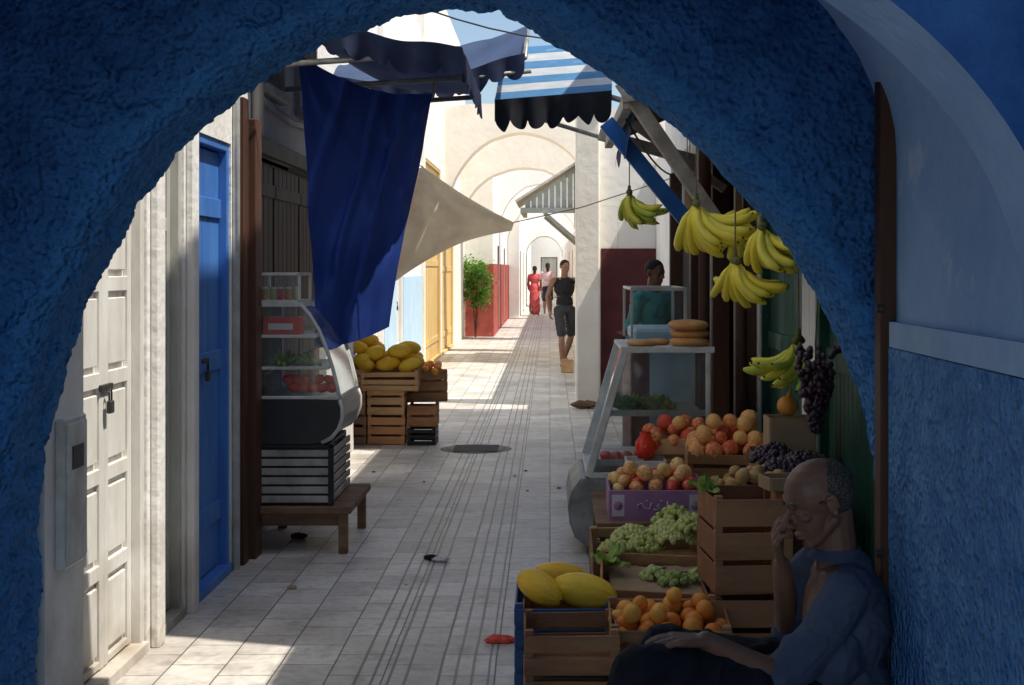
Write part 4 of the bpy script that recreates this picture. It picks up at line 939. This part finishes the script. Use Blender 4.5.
# ------------------------------------------------------------ people
def blob(prims,voxel,smooth=3,wr=0,seed=0):
    g=G()
    for p in prims:
        if p[0]=='c':
            _,a,b,ra,rb=p; g.cyl(a,b,ra,rb,14); g.ell(a,ra,n=14); g.ell(b,rb,n=14)
        else:
            _,c,r,rot=p; g.ell(c,r,n=22,rot=rot)
    me=g.mesh('tmp'); ob=bpy.data.objects.new('tmp',me); COL.objects.link(ob)
    md=ob.modifiers.new('r','REMESH'); md.mode='VOXEL'; md.voxel_size=voxel
    sm=ob.modifiers.new('s','SMOOTH'); sm.factor=.5; sm.iterations=smooth
    dg=bpy.context.evaluated_depsgraph_get(); dg.update()
    out=bpy.data.meshes.new_from_object(ob.evaluated_get(dg)); bpy.data.objects.remove(ob)
    if wr:
        ns_=[v.normal.copy() for v in out.vertices]
        cs=lambda r:math.cos(math.pi*.5*min(1,r))**2
        for v,n in zip(out.vertices,ns_):
            p=v.co+Vector((seed,0,0)); q=Vector((p.x*6+p.z*4,p.y*6,p.z*8-p.x*5))
            a=cs(abs(noise.noise(q))*3.2); b_=cs(abs(noise.noise(q*2.1+Vector((3,1,0))))*3.2)
            v.co+=n*(wr*1.2*a+wr*.5*b_-wr*.5)
    out.polygons.foreach_set('use_smooth',[True]*len(out.polygons)); return out
def headprims(c,f,s=1.0):
    f=Vector(f).normalized(); u=Vector((0,0,1)); l=u.cross(f).normalized(); u=f.cross(l).normalized()
    Rm=Matrix((f,l,u)).transposed()
    X=lambda x,y,z:Vector(c)+Rm@Vector((x,y,z))*s
    E=lambda x,y,z,a,b,d:('e',X(x,y,z),(a*s,b*s,d*s),Rm)
    C=lambda p,q,a,b:('c',X(*p),X(*q),a*s,b*s)
    pr=[E(-.012,0,.035,.100,.077,.086),E(.028,0,-.035,.060,.055,.08),E(.062,0,-.098,.024,.026,.018),
        C((.082,-.034,.026),(.082,.034,.026),.010,.010),C((.088,0,.012),(.120,0,-.026),.007,.012),E(.102,.012,-.030,.010,.008,.008),E(.102,-.012,-.030,.010,.008,.008),
        E(.084,0,-.060,.015,.023,.006),E(.082,0,-.073,.015,.02,.007),E(.062,.042,-.014,.018,.014,.013),E(.062,-.042,-.014,.018,.014,.013),
        E(.072,.030,.002,.012,.014,.009),E(.072,-.030,.002,.012,.014,.009)]
    for sg in(-1,1):
        pr+=[C((-.01,sg*.052,-.05),(.05,sg*.022,-.092),.017,.016),E(-.012,sg*.079,.0,.018,.007,.030),C((-.02,sg*.088,.024),(-.024,sg*.088,-.008),.007,.006),C((-.02,sg*.088,.024),(.0,sg*.085,.022),.006,.005),E(-.012,sg*.084,-.026,.008,.007,.008)]
    return pr,X,Rm,E,C
def handprims(w,d,n,side,curl=(.3,.4,.45,.5),thumb=.3,s=1.0,cadd=0):
    w=Vector(w); d=Vector(d).normalized(); n=Vector(n); n=(n-d*n.dot(d)).normalized(); lat=d.cross(n)*side
    pr=[]; L=(.072,.080,.074,.058)
    for i in range(4):
        k=w+(d*.086+lat*(.031-.021*i))*s+d*(.004 if i in(1,2) else -.004)*s
        pr.append(('c',w+lat*(.014-.009*i)*s,k,.0145*s,.0115*s))
        p=k; a=curl[i]*.7
        for q,(fl,rr) in enumerate(((.45,.0092),(.31,.0082),(.24,.0072))):
            dd=d*math.cos(a)+n*math.sin(a); e=p+dd*L[i]*fl*s
            pr.append(('c',p,e,rr*s,rr*.92*s)); p=e; a+=curl[i]
    b=w+(d*.022+lat*.024)*s; dd=(d*.62+lat*.7+n*.35).normalized(); e=b+dd*.045*s; pr.append(('c',b,e,.014*s,.0105*s))
    dd=(d*.85+lat*(.4-thumb)+n*.4).normalized(); e2=e+dd*.034*s; pr.append(('c',e,e2,.0105*s,.009*s)); 
    return pr

man=thing('person',"seated man in grey blue shirt, hand raised to mouth, dark trousers","person",(.72,4.12,0))
hc=(.785,4.10,.935); hf=(-.90,-.18,-.36)
hp,X,Rm,E,C=headprims(hc,hf,1.03)
shL=Vector((.84,3.975,.69)); elL=Vector((.675,3.91,.465)); wrL=Vector((.425,3.83,.60))
shR=Vector((.80,4.28,.70)); elR=Vector((.735,4.31,.475)); wrR=Vector((.690,4.17,.735))
body=list(hp)
body+=[('c',X(-.035,0,-.04),(.845,4.12,.75),.054,.062),('e',(.85,4.125,.60),(.105,.15,.17),None),('c',(.84,4.05,.70),(.84,4.2,.70),.06,.06),('e',(.83,4.12,.42),(.11,.15,.11),None),
 ('c',shL,elL,.048,.038),('c',elL,wrL,.041,.027),('c',shR,elR,.048,.038),('c',elR,wrR,.041,.028),
 ('c',(.78,4.03,.38),(.24,3.74,.535),.085,.058),('c',(.24,3.74,.535),(.11,3.72,.10),.055,.035),('c',(.78,4.2,.38),(.33,4.10,.50),.085,.058),('c',(.33,4.10,.50),(.25,4.08,.10),.055,.035)]
body+=handprims(wrL,(-.88,-.22,.10),(-.25,0,-1),-1,(.22,.25,.3,.36),.1,1.05)
body+=handprims(wrR,(-.25,-.25,.93),(.95,-.1,.25),1,(.55,.75,.85,.9),.2,1.05)
part(man,'body',blob(body,.004,4),M_skin)
sp=[('e',(.878,4.125,.585),(.122,.175,.19),None),('c',(.865,4.01,.69),(.865,4.24,.69),.076,.074),('e',(.86,4.12,.41),(.140,.175,.13),None),('c',(.88,4.12,.72),(.85,4.12,.765),.080,.064),
 ('c',shL,shL.lerp(elL,.5),.070,.066),('c',shL.lerp(elL,.5),elL+Vector((-.03,-.008,.014)),.066,.066),('c',shR,shR.lerp(elR,.85),.070,.062),('c',(.80,4.0,.52),(.74,4.02,.42),.10,.075)]
part(man,'shirt',blob(sp,.0045,3,.006,3),M_shirt,"crumpled grey blue short sleeved shirt")
nk=Vector((.842,4.12,.782)); ax=Vector((.25,0,1)).normalized(); e1=Vector((1,0,-.25)).normalized(); e2=Vector((0,1,0))
g=G()
def colf(u,v):
    a=2*math.pi*u; r=.064+.016*v; d=e1*math.cos(a)*r*1.05+e2*math.sin(a)*r
    return nk+d+ax*(.018-.034*v)+Vector((0,0,.018*math.cos(a)))
g.sheet(colf,40,4); part(man,'collar',g,M_shirt)
tr=[('e',(.80,4.12,.37),(.15,.18,.10),None),('c',(.78,4.03,.385),(.24,3.74,.54),.10,.078),('c',(.24,3.74,.54),(.09,3.72,.13),.077,.06),('c',(.78,4.21,.385),(.33,4.10,.50),.10,.073),('c',(.33,4.10,.50),(.24,4.08,.13),.072,.055)]
part(man,'trousers',blob(tr,.006,2,.007,8),M_trous)
part(man,'hair',blob([E(-.034,0,.030,.086,.0795,.084),E(-.045,0,.008,.068,.0785,.066),C((-.008,.0765,.012),(.018,.071,.016),.008,.005),C((-.008,-.0765,.012),(.018,-.071,.016),.008,.005)],.0032,3),M_hair,"thin close cropped greying hair receding at forehead")
for sg in(-1,1): part(man,'eyebrow',blob([C((.091,sg*.014,.031),(.083,sg*.048,.032),.0055,.0045)],.0025,1),M_hair)
for x,y in((.03,3.72),(.18,4.08)):
    g=G(); g.ell((x,y,.055),(.14,.05,.05),n=16); g.box(x-.13,x+.12,y-.045,y+.045,.006,.03,b=.01); part(man,'shoe',g,M_black)
crate((.82,4.14,.0),.38,.36,.285,label="wooden crate used as a seat",mt=M_wood2,slats=3)

def standing(label,loc,yaw,h,skin,top,bottom,hairm,stride=0,long=False,robe=False,shorts=True,armb=0,longhair=False,voxel=.01,male=False):
    k=h/1.75; t=thing('person',label,"person",loc,(0,0,yaw))
    S=lambda x,y,z:Vector((x*k,y*k,z*k))
    hp,X,Rm,E,C=headprims(S(0,-.02,1.635),(0.1,-1,-.15),k*.95)
    hipw=.10 if male else .085; st=stride; sw=.20 if male else .175
    kn=[S(-hipw-.02,-.05-st*.26,.51),S(hipw+.02,-.03+st*.10,.50)]; an=[S(-hipw-.02,-st*.42,.085),S(hipw+.01,.02+st*.50,.085+.11*abs(st))]
    hi=[S(-hipw,0,.92),S(hipw,0,.92)]
    sh=[S(-sw,0,1.42),S(sw,0,1.42)]; el=[S(-sw-.06,.03+st*.16,1.15),S(sw+.06,.03-st*.16,1.15)]
    wr=[S(-sw-.05,-.07+st*.20,.92),S(sw+.05,-.09-st*.30,.94)]
    b=list(hp)+[('c',S(0,.01,1.57),S(0,.01,1.45),.053*k,.06*k),('e',S(0,.01,1.28),(.150*k,.095*k,.20*k),None),('e',S(0,.01,1.0),(.14*k,.10*k,.14*k),None),('c',sh[0],sh[1],.052*k,.052*k)]
    for i in(0,1):
        b+=[('c',sh[i],el[i],.050*k,.038*k),('c',el[i],wr[i],.037*k,.025*k),('c',hi[i],kn[i],.080*k,.053*k),('c',kn[i],kn[i].lerp(an[i],.3),.050*k,.056*k),('c',kn[i].lerp(an[i],.3),an[i],.056*k,.034*k),('c',an[i]+S(0,.03,-.045),an[i]+S(0,-.14,-.055),.033*k,.026*k)]
        dd=(wr[i]-el[i]); b+=handprims(wr[i],dd,(1 if i==0 else -1,0,0) ,1 if i==0 else -1,s=k*1.02)
    part(t,'body',blob(b,voxel,1),skin,local=True)
    if male: c=[('e',S(0,.01,1.30),(.172*k,.112*k,.19*k),None),('e',S(0,.01,1.06),(.145*k,.112*k,.15*k),None),('c',S(-.14,0,1.41),S(.14,0,1.41),.058*k,.058*k)]
    else:
        c=[('e',S(0,.01,1.28),(.168*k,.115*k,.20*k),None),('e',S(0,.01,1.05),(.158*k,.118*k,.15*k),None),('c',sh[0],sh[1],.06*k,.06*k)]
        for i in(0,1): c+=[('c',sh[i],sh[i].lerp(el[i],.62 if not long else 1),.062*k,.056*k)]
    if robe: c+=[('c',S(0,.01,1.0),S(0,.02,.55),.165*k,.19*k),('c',S(0,.01,.55),S(0,.02,.22),.18*k,.20*k)]; c+=[('c',el[i],wr[i],.050*k,.050*k) for i in(0,1)]
    part(t,'robe' if robe else ('vest' if male else 'shirt'),blob(c,voxel,1,.006,2),top,local=True)
    if not robe:
        q=[('e',S(0,.01,.95),(.158*k,.118*k,.11*k),None)]
        for i in(0,1):
            q+=[('c',hi[i],kn[i]+S(0,0,.06),.092*k,.080*k)]
            if not shorts: q+=[('c',kn[i],an[i],.08*k,.06*k)]
        part(t,'shorts' if shorts else 'trousers',blob(q,voxel,1,.005,5),bottom,local=True)
    hh=[E(-.022,0,.048,.098,.083,.084),E(-.05,0,.03,.07,.078,.07)]
    if longhair: hh+=[C((-.06,0,0),(-.08,0,-.13),.065,.045)]
    part(t,'hair',blob(hh,voxel*.6,1),hairm,local=True)
    return t
standing("walking man in black sleeveless top and knee length shorts",(.24,22.9,.005),.3,1.74,M_skin,M_black,M_charc,M_hairb,stride=.6,voxel=.008,male=True)
standing("walking person in pale pink top and dark skirt",(-.08,46.8,.005),math.pi,1.78,M_skin,M_pink,M_navy,M_hairb,stride=.8,longhair=True,voxel=.014)
standing("walking person with dark hair in long coral red dress",(-.52,47.5,.005),math.pi-.1,1.68,M_skin,M_pinkred,M_pinkred,M_hairb,stride=.5,robe=True,longhair=True,voxel=.014)
standing("shopkeeper in teal shirt standing behind counter",(.90,12.1,.005),.6,1.68,M_skind,M_teal,M_navy,M_hairb,shorts=False,long=True,voxel=.01)

# ------------------------------------------------------------ light, sky, camera
w=bpy.data.worlds.new("World"); scene.world=w; w.use_nodes=True; N=w.node_tree.nodes
sky=N.new('ShaderNodeTexSky'); sky.sky_type='NISHITA'; sky.sun_disc=False
ts=Vector((.46,-.14,.88)).normalized()
sky.sun_elevation=math.asin(ts.z); sky.sun_rotation=math.atan2(ts.x,ts.y)
w.node_tree.links.new(sky.outputs[0],N['Background'].inputs[0]); N['Background'].inputs[1].default_value=.15
sl=bpy.data.lights.new('sun','SUN'); sl.energy=5; sl.angle=math.radians(.5); sl.color=(1,.93,.82)
so=bpy.data.objects.new('sun',sl); so.rotation_euler=ts.to_track_quat('Z','Y').to_euler(); so.location=(5,5,20); COL.objects.link(so)
cam=bpy.data.cameras.new('camera'); co=bpy.data.objects.new('camera',cam); COL.objects.link(co); co.location=(0,0,1.62); co.rotation_euler=(math.pi/2,0,0)
cam.sensor_width=36; cam.lens=1400/1024*36; cam.shift_x=(512-550)/1024; cam.shift_y=(268-342.5)/1024; cam.clip_end=400; cam.clip_start=.05
scene.camera=co
scene.view_settings.view_transform='Standard'; scene.view_settings.look='None'; scene.view_settings.exposure=0
